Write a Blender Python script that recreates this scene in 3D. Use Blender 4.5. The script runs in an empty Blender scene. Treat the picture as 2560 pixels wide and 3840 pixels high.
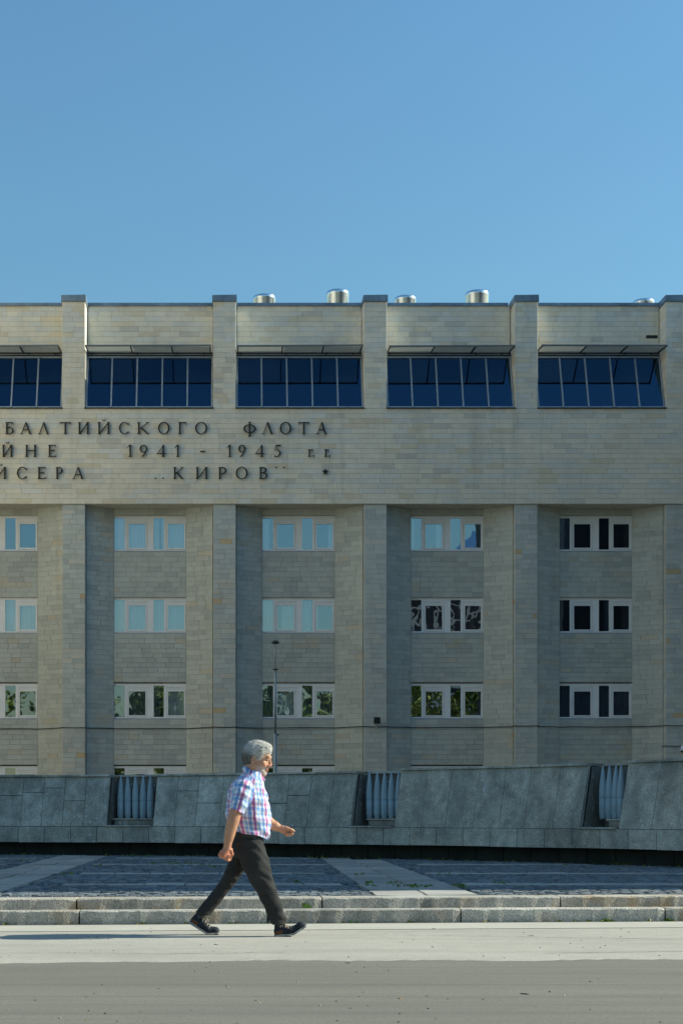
import bpy, math, random
import numpy as np
from mathutils import Vector, Matrix
random.seed(7); RNG = np.random.default_rng(7)
S = bpy.context.scene
COL = S.collection
R = math.radians
# ------------------------------------------------------------------ camera, sky, sun, exposure
F = 5500.0; CX, HZ = 850.0, 3060.0; CAMZ = 1.035       # focal length in photo pixels, vanishing point, eye height
cam = bpy.data.cameras.new('camera'); camo = bpy.data.objects.new('camera', cam); COL.objects.link(camo)
cam.sensor_fit = 'VERTICAL'; cam.sensor_height = 36.0; cam.sensor_width = 36.0
cam.lens = F / 3840 * 36; cam.shift_y = (HZ - 1920) / 3840; cam.shift_x = (1280 - CX) / 3840
cam.clip_start = 0.1; cam.clip_end = 3000
camo.location = (0, 0, CAMZ); camo.rotation_euler = (R(90), 0, 0)
S.camera = camo
SUN_EL, SUN_AZ = R(33.5), R(85.3)                       # azimuth clockwise from +Y
w = bpy.data.worlds.new('World'); S.world = w; w.use_nodes = True
nt = w.node_tree; nt.nodes.clear()
wo = nt.nodes.new('ShaderNodeOutputWorld'); bg = nt.nodes.new('ShaderNodeBackground'); sk = nt.nodes.new('ShaderNodeTexSky')
sk.sky_type = 'NISHITA'; sk.sun_disc = False; sk.sun_elevation = SUN_EL; sk.sun_rotation = SUN_AZ
sk.altitude = 0; sk.air_density = 2.0; sk.dust_density = 0.5; sk.ozone_density = 10.0
bg.inputs['Strength'].default_value = 0.103
nt.links.new(sk.outputs[0], bg.inputs[0]); nt.links.new(bg.outputs[0], wo.inputs[0])
sun = bpy.data.lights.new('sun', 'SUN'); sun.energy = 5.0; sun.angle = R(0.53); sun.color = (1.0, 0.93, 0.82)
suno = bpy.data.objects.new('sun', sun); COL.objects.link(suno)
to_sun = Vector((math.sin(SUN_AZ) * math.cos(SUN_EL), math.cos(SUN_AZ) * math.cos(SUN_EL), math.sin(SUN_EL)))
suno.rotation_euler = to_sun.to_track_quat('Z', 'Y').to_euler(); suno.location = (40, 10, 40)
S.view_settings.view_transform = 'Standard'; S.view_settings.look = 'None'
S.view_settings.gamma = 1; S.view_settings.use_curve_mapping = False; S.view_settings.exposure = 0.55
S.view_settings.use_white_balance = True; S.view_settings.white_balance_temperature = 6500; S.view_settings.white_balance_tint = -2   # the camera's white balance
S.cycles.max_bounces = 6; S.cycles.diffuse_bounces = 4; S.cycles.use_denoising = True

# ------------------------------------------------------------------ helpers
def wx(px, D): return (px - CX) / F * D
def wz(py, D): return CAMZ + (HZ - py) / F * D

class MB:
    """collects geometry for one mesh"""
    def __init__(self): self.v = []; self.f = []; self.t = []
    def face(self, pts, t=None):
        n = len(self.v); self.v += [tuple(p) for p in pts]; self.f.append(tuple(range(n, n + len(pts)))); self.t.append(t)
    def hexa(self, p, t=None, skip=()):
        """p: 8 corners, bottom loop 0-3 (ccw from above) then top loop 4-7"""
        n = len(self.v); self.v += [tuple(q) for q in p]
        for i, f in enumerate(((3, 2, 1, 0), (4, 5, 6, 7), (0, 1, 5, 4), (1, 2, 6, 5), (2, 3, 7, 6), (3, 0, 4, 7))):
            if i in skip: continue
            self.f.append(tuple(n + k for k in f)); self.t.append(t)
    def box(self, x0, x1, y0, y1, z0, z1, t=None, skip=()):
        self.hexa([(x0, y0, z0), (x1, y0, z0), (x1, y1, z0), (x0, y1, z0), (x0, y0, z1), (x1, y0, z1), (x1, y1, z1), (x0, y1, z1)], t, skip)
    def bar(self, a, b, w, h, up=(0, 0, 1), t=None):
        a, b = Vector(a), Vector(b); d = (b - a).normalized(); u = Vector(up)
        s = d.cross(u).normalized() * (w / 2); q = s.cross(d).normalized() * (h / 2)
        self.hexa([a - s - q, a + s - q, a + s + q, a - s + q, b - s - q, b + s - q, b + s + q, b - s + q], t)
    def tube(self, pts, rad, n=8, t=None, cap=True):
        pts = [Vector(p) for p in pts]; rad = rad if isinstance(rad, (list, tuple)) else [rad] * len(pts)
        base = len(self.v)
        for i, p in enumerate(pts):
            d = (pts[min(i + 1, len(pts) - 1)] - pts[max(i - 1, 0)]).normalized()
            a = d.orthogonal().normalized() if abs(d.z) > .95 else d.cross(Vector((0, 0, 1))).normalized()
            b = d.cross(a).normalized()
            for k in range(n):
                an = 2 * math.pi * k / n
                self.v.append(tuple(p + (a * math.cos(an) + b * math.sin(an)) * rad[i]))
        for i in range(len(pts) - 1):
            for k in range(n):
                k2 = (k + 1) % n
                self.f.append((base + i * n + k, base + i * n + k2, base + (i + 1) * n + k2, base + (i + 1) * n + k)); self.t.append(t)
        if cap:
            self.f.append(tuple(base + k for k in range(n))[::-1]); self.t.append(t)
            self.f.append(tuple(base + (len(pts) - 1) * n + k for k in range(n))); self.t.append(t)
    def lathe(self, prof, c=(0, 0, 0), n=24, t=None):
        base = len(self.v)
        for r, z in prof:
            for k in range(n):
                a = 2 * math.pi * k / n
                self.v.append((c[0] + r * math.cos(a), c[1] + r * math.sin(a), c[2] + z))
        for i in range(len(prof) - 1):
            for k in range(n):
                k2 = (k + 1) % n
                self.f.append((base + i * n + k, base + i * n + k2, base + (i + 1) * n + k2, base + (i + 1) * n + k)); self.t.append(t)
    def prism(self, poly, y0, y1, t=None):
        """poly in (x, z), extruded along y from y0 (front) to y1"""
        n = len(poly); base = len(self.v)
        self.v += [(x, y0, z) for x, z in poly] + [(x, y1, z) for x, z in poly]
        self.f.append(tuple(base + k for k in range(n))); self.t.append(t)
        for k in range(n):
            k2 = (k + 1) % n
            self.f.append((base + k, base + n + k, base + n + k2, base + k2)); self.t.append(t)
    def mesh(self, name, smooth=False):
        me = bpy.data.meshes.new(name); me.from_pydata(self.v, [], self.f)
        if any(t is not None for t in self.t):
            at = me.attributes.new('tint', 'FLOAT_COLOR', 'FACE')
            at.data.foreach_set('color', np.array([(t or (.5, .5, .5)) + (1.0,) for t in self.t], dtype=np.float32).ravel())
        if smooth: me.shade_smooth()
        me.update(); return me
    def build(self, name, mat, parent=None, smooth=False, loc=None):
        me = self.mesh(name, smooth); me.materials.append(mat)
        return link(name, me, parent, loc)

def link(name, me, parent=None, loc=None):
    o = bpy.data.objects.new(name, me); COL.objects.link(o)
    if parent is not None:
        o.parent = parent
        o.location = loc if loc is not None else -root_loc(parent)     # meshes are written in world space unless loc is given
    elif loc is not None: o.location = loc
    return o
def root_loc(o):
    v = Vector((0, 0, 0))
    while o is not None: v += Vector(o.location); o = o.parent
    return v
def empty(name, loc=(0, 0, 0)):
    o = bpy.data.objects.new(name, None); COL.objects.link(o); o.location = loc; o.empty_display_size = .2; return o
def tag(o, label=None, cat=None, group=None, kind=None):
    if label: o['label'] = label
    if cat: o['category'] = cat
    if group: o['group'] = group
    if kind: o['kind'] = kind
    return o

# ------------------------------------------------------------------ materials
def material(name, base=None, rough=.8, noise=(), bump=None, attr=None, metal=0.0, spec=.3, stretch=None, sheen=0):
    """base colour (or the 'tint' attribute) multiplied by layers of noise: (scale, low, high, detail)"""
    m = bpy.data.materials.new(name); m.use_nodes = True; n = m.node_tree; N = n.nodes; L = n.links
    bs = N['Principled BSDF']; bs.inputs['Roughness'].default_value = rough; bs.inputs['Metallic'].default_value = metal
    bs.inputs['Specular IOR Level'].default_value = spec
    if sheen: bs.inputs['Sheen Weight'].default_value = sheen
    tc = N.new('ShaderNodeNewGeometry'); vec = tc.outputs['Position']
    if stretch:
        mp = N.new('ShaderNodeMapping'); mp.inputs['Scale'].default_value = stretch; L.new(vec, mp.inputs['Vector']); vec = mp.outputs[0]
    if attr:
        a = N.new('ShaderNodeAttribute'); a.attribute_name = attr; col = a.outputs['Color']
    else:
        c = N.new('ShaderNodeRGB'); c.outputs[0].default_value = tuple(base) + (1,); col = c.outputs[0]
    for sc, lo, hi, det in noise:
        t = N.new('ShaderNodeTexNoise'); t.inputs['Scale'].default_value = sc; t.inputs['Detail'].default_value = det; t.inputs['Roughness'].default_value = .6
        L.new(vec, t.inputs['Vector'])
        mr = N.new('ShaderNodeMapRange'); mr.inputs['From Min'].default_value = .3; mr.inputs['From Max'].default_value = .7
        mr.inputs['To Min'].default_value = lo; mr.inputs['To Max'].default_value = hi; L.new(t.outputs['Fac'], mr.inputs['Value'])
        mx = N.new('ShaderNodeMix'); mx.data_type = 'RGBA'; mx.blend_type = 'MULTIPLY'; mx.inputs['Factor'].default_value = 1
        L.new(col, mx.inputs['A']); L.new(mr.outputs[0], mx.inputs['B']); col = mx.outputs['Result']
    L.new(col, bs.inputs['Base Color'])
    if bump:
        t = N.new('ShaderNodeTexNoise'); t.inputs['Scale'].default_value = bump[0]; t.inputs['Detail'].default_value = 4; L.new(vec, t.inputs['Vector'])
        b = N.new('ShaderNodeBump'); b.inputs['Strength'].default_value = bump[1]; b.inputs['Distance'].default_value = bump[2]
        L.new(t.outputs['Fac'], b.inputs['Height']); L.new(b.outputs[0], bs.inputs['Normal'])
    m['bsdf'] = bs.name
    return m
def add_chips(m, scale, thr, colr, amt):
    """pale mineral chips scattered over a stone material"""
    n = m.node_tree; N = n.nodes; L = n.links; bs = N['Principled BSDF']
    src = bs.inputs['Base Color'].links[0].from_socket
    g = N.new('ShaderNodeNewGeometry'); v = N.new('ShaderNodeTexVoronoi'); v.inputs['Scale'].default_value = scale
    nz = N.new('ShaderNodeTexNoise'); nz.inputs['Scale'].default_value = scale * .7
    ad = N.new('ShaderNodeMix'); ad.data_type = 'VECTOR'; ad.inputs['Factor'].default_value = .06
    L.new(g.outputs['Position'], ad.inputs['A']); L.new(nz.outputs['Color'], ad.inputs['B']); L.new(g.outputs['Position'], nz.inputs['Vector'])
    L.new(ad.outputs['Result'], v.inputs['Vector'])
    sep = N.new('ShaderNodeSeparateColor'); L.new(v.outputs['Color'], sep.inputs[0])
    rad = N.new('ShaderNodeMapRange'); rad.inputs['From Min'].default_value = .62; rad.inputs['From Max'].default_value = 1; rad.inputs['To Min'].default_value = 0; rad.inputs['To Max'].default_value = thr
    L.new(sep.outputs[0], rad.inputs['Value'])
    lt = N.new('ShaderNodeMath'); lt.operation = 'LESS_THAN'; L.new(v.outputs['Distance'], lt.inputs[0]); L.new(rad.outputs[0], lt.inputs[1])
    ml = N.new('ShaderNodeMath'); ml.operation = 'MULTIPLY'; ml.inputs[1].default_value = amt; L.new(lt.outputs[0], ml.inputs[0])
    mx = N.new('ShaderNodeMix'); mx.data_type = 'RGBA'; mx.inputs['B'].default_value = tuple(colr) + (1,)
    L.new(ml.outputs[0], mx.inputs['Factor']); L.new(src, mx.inputs['A']); L.new(mx.outputs['Result'], bs.inputs['Base Color'])
def add_stain(m, colr, scale, lo, hi, amt, stretch=(1, 1, 1)):
    n = m.node_tree; N = n.nodes; L = n.links; bs = N['Principled BSDF']
    src = bs.inputs['Base Color'].links[0].from_socket
    g = N.new('ShaderNodeNewGeometry'); mp = N.new('ShaderNodeMapping'); mp.inputs['Scale'].default_value = stretch; L.new(g.outputs['Position'], mp.inputs['Vector'])
    t = N.new('ShaderNodeTexNoise'); t.inputs['Scale'].default_value = scale; t.inputs['Detail'].default_value = 5; L.new(mp.outputs[0], t.inputs['Vector'])
    mr = N.new('ShaderNodeMapRange'); mr.inputs['From Min'].default_value = lo; mr.inputs['From Max'].default_value = hi; mr.inputs['To Max'].default_value = amt
    L.new(t.outputs['Fac'], mr.inputs['Value'])
    mx = N.new('ShaderNodeMix'); mx.data_type = 'RGBA'; mx.inputs['B'].default_value = tuple(colr) + (1,)
    L.new(mr.outputs[0], mx.inputs['Factor']); L.new(src, mx.inputs['A']); L.new(mx.outputs['Result'], bs.inputs['Base Color'])
def glass(name, refl, tint=(.9, .95, 1), wave=.0, wscale=1.2, rcol=(1, 1, 1)):
    m = bpy.data.materials.new(name); m.use_nodes = True; N = m.node_tree.nodes; L = m.node_tree.links; N.clear()
    out = N.new('ShaderNodeOutputMaterial'); mix = N.new('ShaderNodeMixShader'); tr = N.new('ShaderNodeBsdfTransparent'); gl = N.new('ShaderNodeBsdfGlossy')
    gl.inputs['Roughness'].default_value = .01; gl.inputs['Color'].default_value = tuple(rcol) + (1,); tr.inputs[0].default_value = tuple(tint) + (1,)
    lw = N.new('ShaderNodeFresnel'); lw.inputs['IOR'].default_value = 1.5
    ad = N.new('ShaderNodeMath'); ad.operation = 'ADD'; ad.inputs[1].default_value = refl; ad.use_clamp = True
    L.new(lw.outputs[0], ad.inputs[0]); L.new(ad.outputs[0], mix.inputs[0]); L.new(tr.outputs[0], mix.inputs[1]); L.new(gl.outputs[0], mix.inputs[2]); L.new(mix.outputs[0], out.inputs[0])
    if wave:
        g = N.new('ShaderNodeNewGeometry'); t = N.new('ShaderNodeTexNoise'); t.inputs['Scale'].default_value = wscale; t.inputs['Detail'].default_value = 1.5
        b = N.new('ShaderNodeBump'); b.inputs['Strength'].default_value = 1; b.inputs['Distance'].default_value = wave
        L.new(g.outputs['Position'], t.inputs['Vector']); L.new(t.outputs['Fac'], b.inputs['Height'])
        L.new(b.outputs[0], gl.inputs['Normal'])
    return m

M = {}
M['stone'] = material('limestone_cladding', attr='tint', rough=.85, noise=((.30, .92, 1.06, 3), (3.0, .94, 1.05, 4), (30, .95, 1.04, 3)), bump=(25, .2, .003))
add_stain(M['stone'], (.42, .31, .16), .8, .62, .85, .30)
add_stain(M['stone'], (.26, .25, .22), 1.0, .55, .85, .30, (2.6, 2.6, .16))
M['core'] = material('mortar_wall', (.58, .56, .49), .9, ((6, .8, 1.1, 3),))
M['zinc'] = material('zinc_flashing', (.24, .30, .36), .45, ((1.3, .7, 1.2, 4), (9, .85, 1.1, 3)), metal=.6, spec=.5, bump=(2.5, .5, .02))
M['steel'] = material('polished_steel', (.74, .80, .86), .24, ((3, .9, 1.05, 2),), metal=1.0, bump=(6, .12, .01))
M['upvc'] = material('white_window_plastic', (.85, .87, .90), .45, ((4, .95, 1.02, 2),))
M['sill'] = material('sill_metal', (.45, .48, .52), .5, ((5, .85, 1.05, 3),), metal=.2)
M['alu'] = material('grey_aluminium', (.38, .43, .46), .5, ((5, .8, 1.1, 3),), metal=.3)
M['darkmetal'] = material('dark_painted_metal', (.025, .03, .032), .5, ((8, .8, 1.2, 2),))
M['awn'] = material('awning_steel', (.16, .19, .21), .55, ((8, .8, 1.1, 2),))
M['net'] = material('wire_net', (.28, .30, .29), .6)
M['board'] = material('awning_sheet', (.20, .27, .24), .7, ((2, .8, 1.1, 3),))
M['room'] = material('room_interior', (.035, .04, .045), .9)
M['curtain'] = material('white_curtain', (.86, .87, .87), .9, ((3, .93, 1.03, 2),))
M['curtain2'] = material('grey_curtain', (.16, .20, .27), .9, ((3, .8, 1.05, 2),))
M['pane'] = glass('window_glass', .36, (.94, .96, .98), .0022, 1.3, (.74, .90, 1.0))
M['pane_wavy'] = glass('wavy_window_glass', .26, (.86, .92, .96), .02, .8)
M['pane_soft'] = glass('uneven_window_glass', .28, (.94, .96, .98), .006, 1.1, (.8, .92, 1.0))
M['pane_top'] = glass('tinted_glass', .09, (.20, .32, .45), .0015, .7, (.30, .60, .95))
M['letter'] = material('dark_bronze_letters', (.018, .017, .014), .55, ((6, .8, 1.2, 2),), spec=.4)
M['granite'] = material('granite_slabs', attr='tint', rough=.8, noise=((.7, .70, 1.18, 4), (5, .70, 1.22, 5), (45, .62, 1.34, 3)), bump=(70, .5, .006))
add_chips(M['granite'], 14, .42, (.62, .62, .60), .5)
add_stain(M['granite'], (.15, .155, .14), 1.6, .46, .72, .68, (1.6, 1.6, .5))
add_stain(M['granite'], (.62, .63, .61), 2.2, .60, .80, .45, (3.2, 3.2, .22))
M['granite_raw'] = material('rough_granite_kerb', attr='tint', rough=.85, noise=((2.2, .74, 1.15, 4), (55, .60, 1.36, 4)), bump=(60, 1.0, .012))
add_stain(M['granite_raw'], (.36, .23, .10), 3.0, .54, .72, .6)
add_stain(M['granite_raw'], (.10, .10, .085), 4.0, .58, .75, .5)
M['plinth'] = material('dark_plinth_stone', (.035, .042, .042), .9, ((3, .7, 1.2, 4),))
M['cobble'] = material('basalt_cobbles', attr='tint', rough=.75, noise=((1.0, .8, 1.15, 3), (40, .8, 1.2, 3)), bump=(50, .5, .006))
M['slab'] = material('concrete_paving_slab', attr='tint', rough=.85, noise=((1.2, .82, 1.12, 4), (45, .88, 1.1, 3)), bump=(60, .3, .004))
M['sand'] = material('sandy_joint_filling', (.10, .095, .075), .95, ((3, .6, 1.3, 4), (60, .7, 1.3, 2)))
M['walk'] = material('pale_worn_asphalt', (.40, .375, .325), .9, ((.5, .93, 1.06, 3), (6, .94, 1.06, 4), (120, .70, 1.3, 3)), bump=(150, .5, .004))
add_chips(M['walk'], 60, .30, (.16, .15, .14), .4)
add_stain(M['walk'], (.25, .235, .195), 1.2, .48, .75, .5, (.35, 1.6, 1))
add_stain(M['walk'], (.12, .11, .095), 16, .66, .74, .6)
add_stain(M['walk'], (.24, .225, .195), 45, .48, .68, .45)
M['road'] = material('road_asphalt', (.195, .180, .150), .88, ((.9, .88, 1.10, 4), (9, .93, 1.06, 3)), bump=None, stretch=(.12, 1, 1))
add_stain(M['road'], (.09, .087, .075), 150, .45, .7, .5)
add_stain(M['road'], (.11, .106, .092), 45, .46, .66, .4)
add_stain(M['road'], (.26, .25, .22), 60, .60, .72, .4)
add_stain(M['road'], (.13, .125, .11), .8, .52, .75, .5, (.25, 1.5, 1))
M['walk_edge'] = material('pale_concrete_edging', (.44, .415, .36), .9, ((1.5, .93, 1.05, 3), (120, .85, 1.15, 3)), bump=(120, .3, .004))
M['ground'] = material('ground', (.22, .21, .18), .95, ((.05, .8, 1.2, 3),))
M['shell'] = material('blue_grey_enamel', (.34, .42, .47), .42, ((3, .9, 1.06, 3), (25, .96, 1.03, 2)), spec=.4)
M['pole'] = material('galvanised_pole', (.42, .46, .48), .5, ((3, .8, 1.1, 3),), metal=.3)
M['plaster'] = material('pale_plaster', (.56, .49, .39), .9, ((.3, .9, 1.08, 3),))
M['tower'] = material('dark_cladding', (.05, .055, .07), .7, ((.3, .8, 1.2, 3),))
M['bark'] = material('tree_bark', (.09, .07, .05), .9, ((6, .7, 1.2, 4),))
M['leaf'] = material('tree_leaves', attr='tint', rough=.6)
M['weed'] = material('weed_leaves', attr='tint', rough=.6)
add_stain(M['road'], (.105, .10, .088), 1.0, .50, .72, .5, (.05, 5.5, 1))
add_chips(M['road'], 45, .16, (.32, .31, .29), .5)
# ------------------------------------------------------------------ ground, road, pavement
def sheet(name, x0, x1, y0, y1, z, mat):
    m = MB(); m.face([(x0, y0, z), (x1, y0, z), (x1, y1, z), (x0, y1, z)]); o = m.build(name, mat); tag(o, kind='structure'); return o
sheet('ground', -1500, 1500, -1500, 1500, -.03, M['ground'])
SL = .079                                                  # the kerb runs slightly away from the camera to the right
def edge_sheet(name, v0, v1, s0, s1, z, mat, parent=None, x0=-60, x1=60, n=60, jit=0.0):
    m = MB(); pr = None
    for i in range(n + 1):
        x = x0 + (x1 - x0) * i / n
        a = (x, v0 + s0 * x + (random.uniform(-jit, jit) + 1.3 * jit * math.sin(1.7 * x + 1) + 1.1 * jit * math.sin(5.3 * x)), z); b = (x, v1 + s1 * x, z)
        if pr:
            m.face([pr[0], a, b, pr[1]])
            if jit: m.face([(pr[0][0], pr[0][1] - .03, z - .006), (a[0], a[1] - .03, z - .006), a, pr[0]])
        pr = (a, b)
    o = m.build(name, mat, parent)
    if parent is None: tag(o, kind='structure')
    return o
edge_sheet('road', -11, 10.9, .0, .05, -.004, M['road'])
pav = edge_sheet('pavement', 10.50, 13.25, .05, SL, .0, M['walk'], x0=-30, x1=30, n=900, jit=.028)
edge_sheet('concrete_edging', 13.26, 14.0, SL, SL, .003, M['walk_edge'], pav, -30, 30)
def crack(pts, wd):
    m = MB(); pr = None; out = []
    for (xa, ya), (xb, yb) in zip(pts[:-1], pts[1:]):
        for i in range(14): out.append((xa + (xb - xa) * i / 14 + random.uniform(-.015, .015), ya + (yb - ya) * i / 14 + random.uniform(-.022, .022)))
    for x, y in out:
        h = wd * random.uniform(.25, 1.2); q = ((x, y - h, .0022), (x, y + h, .0022))
        if pr: m.face([pr[0], q[0], q[1], pr[1]])
        pr = q
    m.build('pavement_crack', M['sand'], pav)
crack([(1.55, 12.75), (2.3, 12.6), (3.1, 12.45), (3.9, 12.25)], .006); crack([(-2.1, 11.0), (-1.2, 11.1), (-.4, 11.0), (.5, 11.15)], .005); crack([(2.4, 11.05), (3.4, 11.2), (4.4, 11.1)], .006); crack([(-1.0, 13.2), (-1.06, 13.95)], .008); crack([(1.3, 13.3), (1.33, 14.0)], .007); crack([(3.6, 13.55), (3.66, 14.3)], .007)
edge_sheet('far_pavement', -18, -11.02, 0, 0, .02, M['walk_edge'])
PZ = .237                                                  # level of the forecourt

def kerb_y(x): return 14.05 + SL * x
def stone_block(mb, x0, x1, ya, yb, z0, z1, t, yf=kerb_y, rough=.006, seg=10):
    """a long granite kerb stone with an uneven arris; ya/yb are depths behind the kerb line"""
    base = len(mb.v); rows = []
    for i in range(seg + 1):
        x = x0 + (x1 - x0) * i / seg; e = random.uniform(-rough, rough); zj = random.uniform(-.003, .003); ch = random.uniform(.006, .014)
        if i in (0, seg): e += .012; ch += .012
        y = yf(x)
        rows.append([(x, y + ya + e, z0), (x, y + ya + e * .6, z1 - ch + zj), (x, y + ya + ch + e * .4, z1 + zj * .4), (x, y + yb, z1), (x, y + yb, z0)])
    for r in rows: mb.v += r
    for i in range(seg):
        for k in range(5):
            k2 = (k + 1) % 5
            mb.f.append((base + i * 5 + k, base + (i + 1) * 5 + k, base + (i + 1) * 5 + k2, base + i * 5 + k2)); mb.t.append(t)
    mb.f.append(tuple(base + k for k in range(5))); mb.t.append(t)
    mb.f.append(tuple(base + seg * 5 + k for k in range(5))[::-1]); mb.t.append(t)
steps = empty('granite_steps', (0, 14.05, 0)); tag(steps, kind='structure')
def kerb_row(joints, ya, yb, z0, z1):
    for a, b in zip(joints[:-1], joints[1:]):
        g = random.uniform(.9, 1.12); m = MB()
        warm = random.uniform(-.01, .012)
        stone_block(m, a + .008, b - .008, ya, yb, z0, z1, ((.44 + warm) * g, .41 * g, (.36 - warm) * g), seg=max(8, int((b - a) * 14)))
        m.build('kerb_stone', M['granite_raw'], steps)
kerb_row([-9.2, -7.1, -5.15, -3.2, -1.4, .395, 2.27, 4.3, 6.2, 8.1], 0.0, .30, -.02, .133)
kerb_row([-8.6, -6.2, -3.83, -1.445, .933, 3.30, 5.6, 7.9], .20, .52, .10, PZ)
m = MB()
for i in range(40):                                        # dark open joint below the lowest stone
    x = -10 + i * .5; m.face([(x, kerb_y(x) - .05, .006), (x + .5, kerb_y(x + .5) - .05, .006), (x + .5, kerb_y(x + .5) + .02, .006), (x, kerb_y(x) + .02, .006)])
m.build('joint_soil', M['sand'], steps)

# ------------------------------------------------------------------ memorial wall path
WR, WCX, WCY = 16.5, -6.86, 13.75
def wall_pt(phi, off=0.0):
    """point on the curved wall line; off > 0 goes behind the face"""
    return ((WR + off) * math.sin(phi) + WCX, (WR + off) * math.cos(phi) + WCY)
def phi_of_px(px, z=0.0, off=0.0):
    lo, hi = -1.0, 1.25
    for _ in range(50):
        mid = (lo + hi) / 2; x, y = wall_pt(mid, off)
        if x / y < (px - CX) / F: lo = mid
        else: hi = mid
    return lo
# ------------------------------------------------------------------ forecourt paving
forecourt = empty('forecourt', (0, 16, PZ)); tag(forecourt, kind='structure')
m = MB()
pr = None
for i in range(61):
    x = -30 + i; a = (x, kerb_y(x) + .48, PZ - .035); b = (x, 72, PZ - .035)
    if pr: m.face([pr[0], a, b, pr[1]])
    pr = (a, b)
m.build('bedding_sand', M['sand'], forecourt)
STRIPS = [(16.90, 17.45), (20.2, 20.7), (23.9, 24.4), (27.5, 28.0)]
PATHS = [(-3.36, -2.36, 0.0), (1.49, 2.55, .022)]
def in_path(x, y, mg=0):
    for a, b, s in PATHS:
        if a + s * (y - 14.3) - mg < x < b + s * (y - 14.3) + mg: return True
    return False
def before_wall(x, y, off=.3):
    return math.hypot(x - WCX, y - WCY) < WR + off or y < WCY
def paver(mb, x0, x1, y0, y1, z, t, inset=.01, h=.04, tilt=.004):
    c = [random.uniform(-tilt, tilt) for _ in range(4)]
    mb.hexa([(x0, y0, z - h), (x1, y0, z - h), (x1, y1, z - h), (x0, y1, z - h),
             (x0 + inset, y0 + inset, z + c[0]), (x1 - inset, y0 + inset, z + c[1]), (x1 - inset, y1 - inset, z + c[2]), (x0 + inset, y1 - inset, z + c[3])], t, skip=(0,))
def slab_tint():
    g = random.uniform(.86, 1.12); return (.36 * g, .345 * g, .315 * g)
for s0, s1 in STRIPS:
    x = -.155 * s1 - 2.2
    while x < .311 * s1 + 1.5:
        L = random.uniform(.44, .52)
        xm = x + L / 2
        if not in_path(xm, s0, .2) and before_wall(xm, s1):
            m = MB(); paver(m, x + .005, x + L - .005, s0, s1, PZ + random.uniform(-.003, .004), slab_tint(), .006)
            m.build('strip_slab', M['slab'], forecourt)
        x += L
for a, b, s in PATHS:
    y = 14.5
    while y < 31:
        L = random.uniform(.55, .8); mid = random.uniform(.47, .53)
        for u0, u1 in ((0, mid), (mid, 1)):
            dy = random.uniform(-.03, .03); x0 = a + s * (y - 14.3) + (b - a) * u0; x1 = a + s * (y - 14.3) + (b - a) * u1
            if y < 15.0 and y < kerb_y(x0) + .52: y0 = kerb_y(x1) + .525
            else: y0 = y
            if y0 > y + L - .1 or not before_wall((x0 + x1) / 2, y + L): continue
            m = MB(); paver(m, x0 + .006, x1 - .006, y0 + .005, y + L - .005, PZ + random.uniform(-.004, .005), slab_tint(), .007)
            m.build('path_slab', M['slab'], forecourt)
        y += L
def cob_tint():
    g = random.uniform(.72, 1.2); b = random.uniform(-.012, .016)
    return ((.165 - b) * g, .185 * g, (.200 + b) * g)
rest = MB(); near = 0; y = 14.5; rowi = 0; cob_meshes = []
def unit_cobble(i):
    mb = MB(); t = cob_tint(); j = lambda: random.uniform(-.008, .008)
    mb.hexa([(-.5, -.5, -.04), (.5, -.5, -.04), (.5, .5, -.04), (-.5, .5, -.04),
             (-.5 + .1 + j() * 5, -.5 + .09 + j() * 5, .004 + j() * .6), (.5 - .1 + j() * 5, -.5 + .09 + j() * 5, .004 + j() * .6), (.5 - .1 + j() * 5, .5 - .09 + j() * 5, .004 + j() * .6), (-.5 + .1 + j() * 5, .5 - .09 + j() * 5, .004 + j() * .6)], t, skip=(0,))
    me = mb.mesh('cobblestone'); me.materials.append(M['cobble']); return me
cob_meshes = [unit_cobble(i) for i in range(24)]
while y < 31.5:
    dy = random.uniform(.085, .105) if y < 21 else random.uniform(.1, .12)
    x = -.155 * y - 1.6 + random.uniform(0, .1); xe = .311 * y + 1.2
    ym = y + dy / 2
    if not any(s0 - .04 < ym < s1 + .04 for s0, s1 in STRIPS):
        while x < xe:
            L = random.uniform(.08, .135); xm = x + L / 2; sk_ = kerb_y(xm) + .53
            if ym - dy * .3 > sk_ and not in_path(xm, ym, .04) and before_wall(xm, ym):
                if near < 300 and ym < kerb_y(xm) + 1.05 and -.155 * ym - .1 < xm < .311 * ym + .1:
                    o = link('cobblestone', random.choice(cob_meshes), forecourt)
                    o.location = Vector((xm, ym, PZ + random.uniform(-.006, .004))) - Vector((0, 16, PZ)); o.scale = (L, dy, 1)
                    o.rotation_euler = (0, 0, random.uniform(-.05, .05)); near += 1
                else:
                    c = [random.uniform(-.006, .006) for _ in range(4)]; q = lambda: random.uniform(.006, .014); z = PZ + random.uniform(-.006, .005)
                    rest.hexa([(x, y, z - .04), (x + L, y, z - .04), (x + L, y + dy, z - .04), (x, y + dy, z - .04),
                               (x + q(), y + q(), z + c[0]), (x + L - q(), y + q(), z + c[1]), (x + L - q(), y + dy - q(), z + c[2]), (x + q(), y + dy - q(), z + c[3])], cob_tint(), skip=(0,))
            x += L
    y += dy
o = rest.build('cobblestones', M['cobble'], forecourt); o['kind'] = 'stuff'

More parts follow.
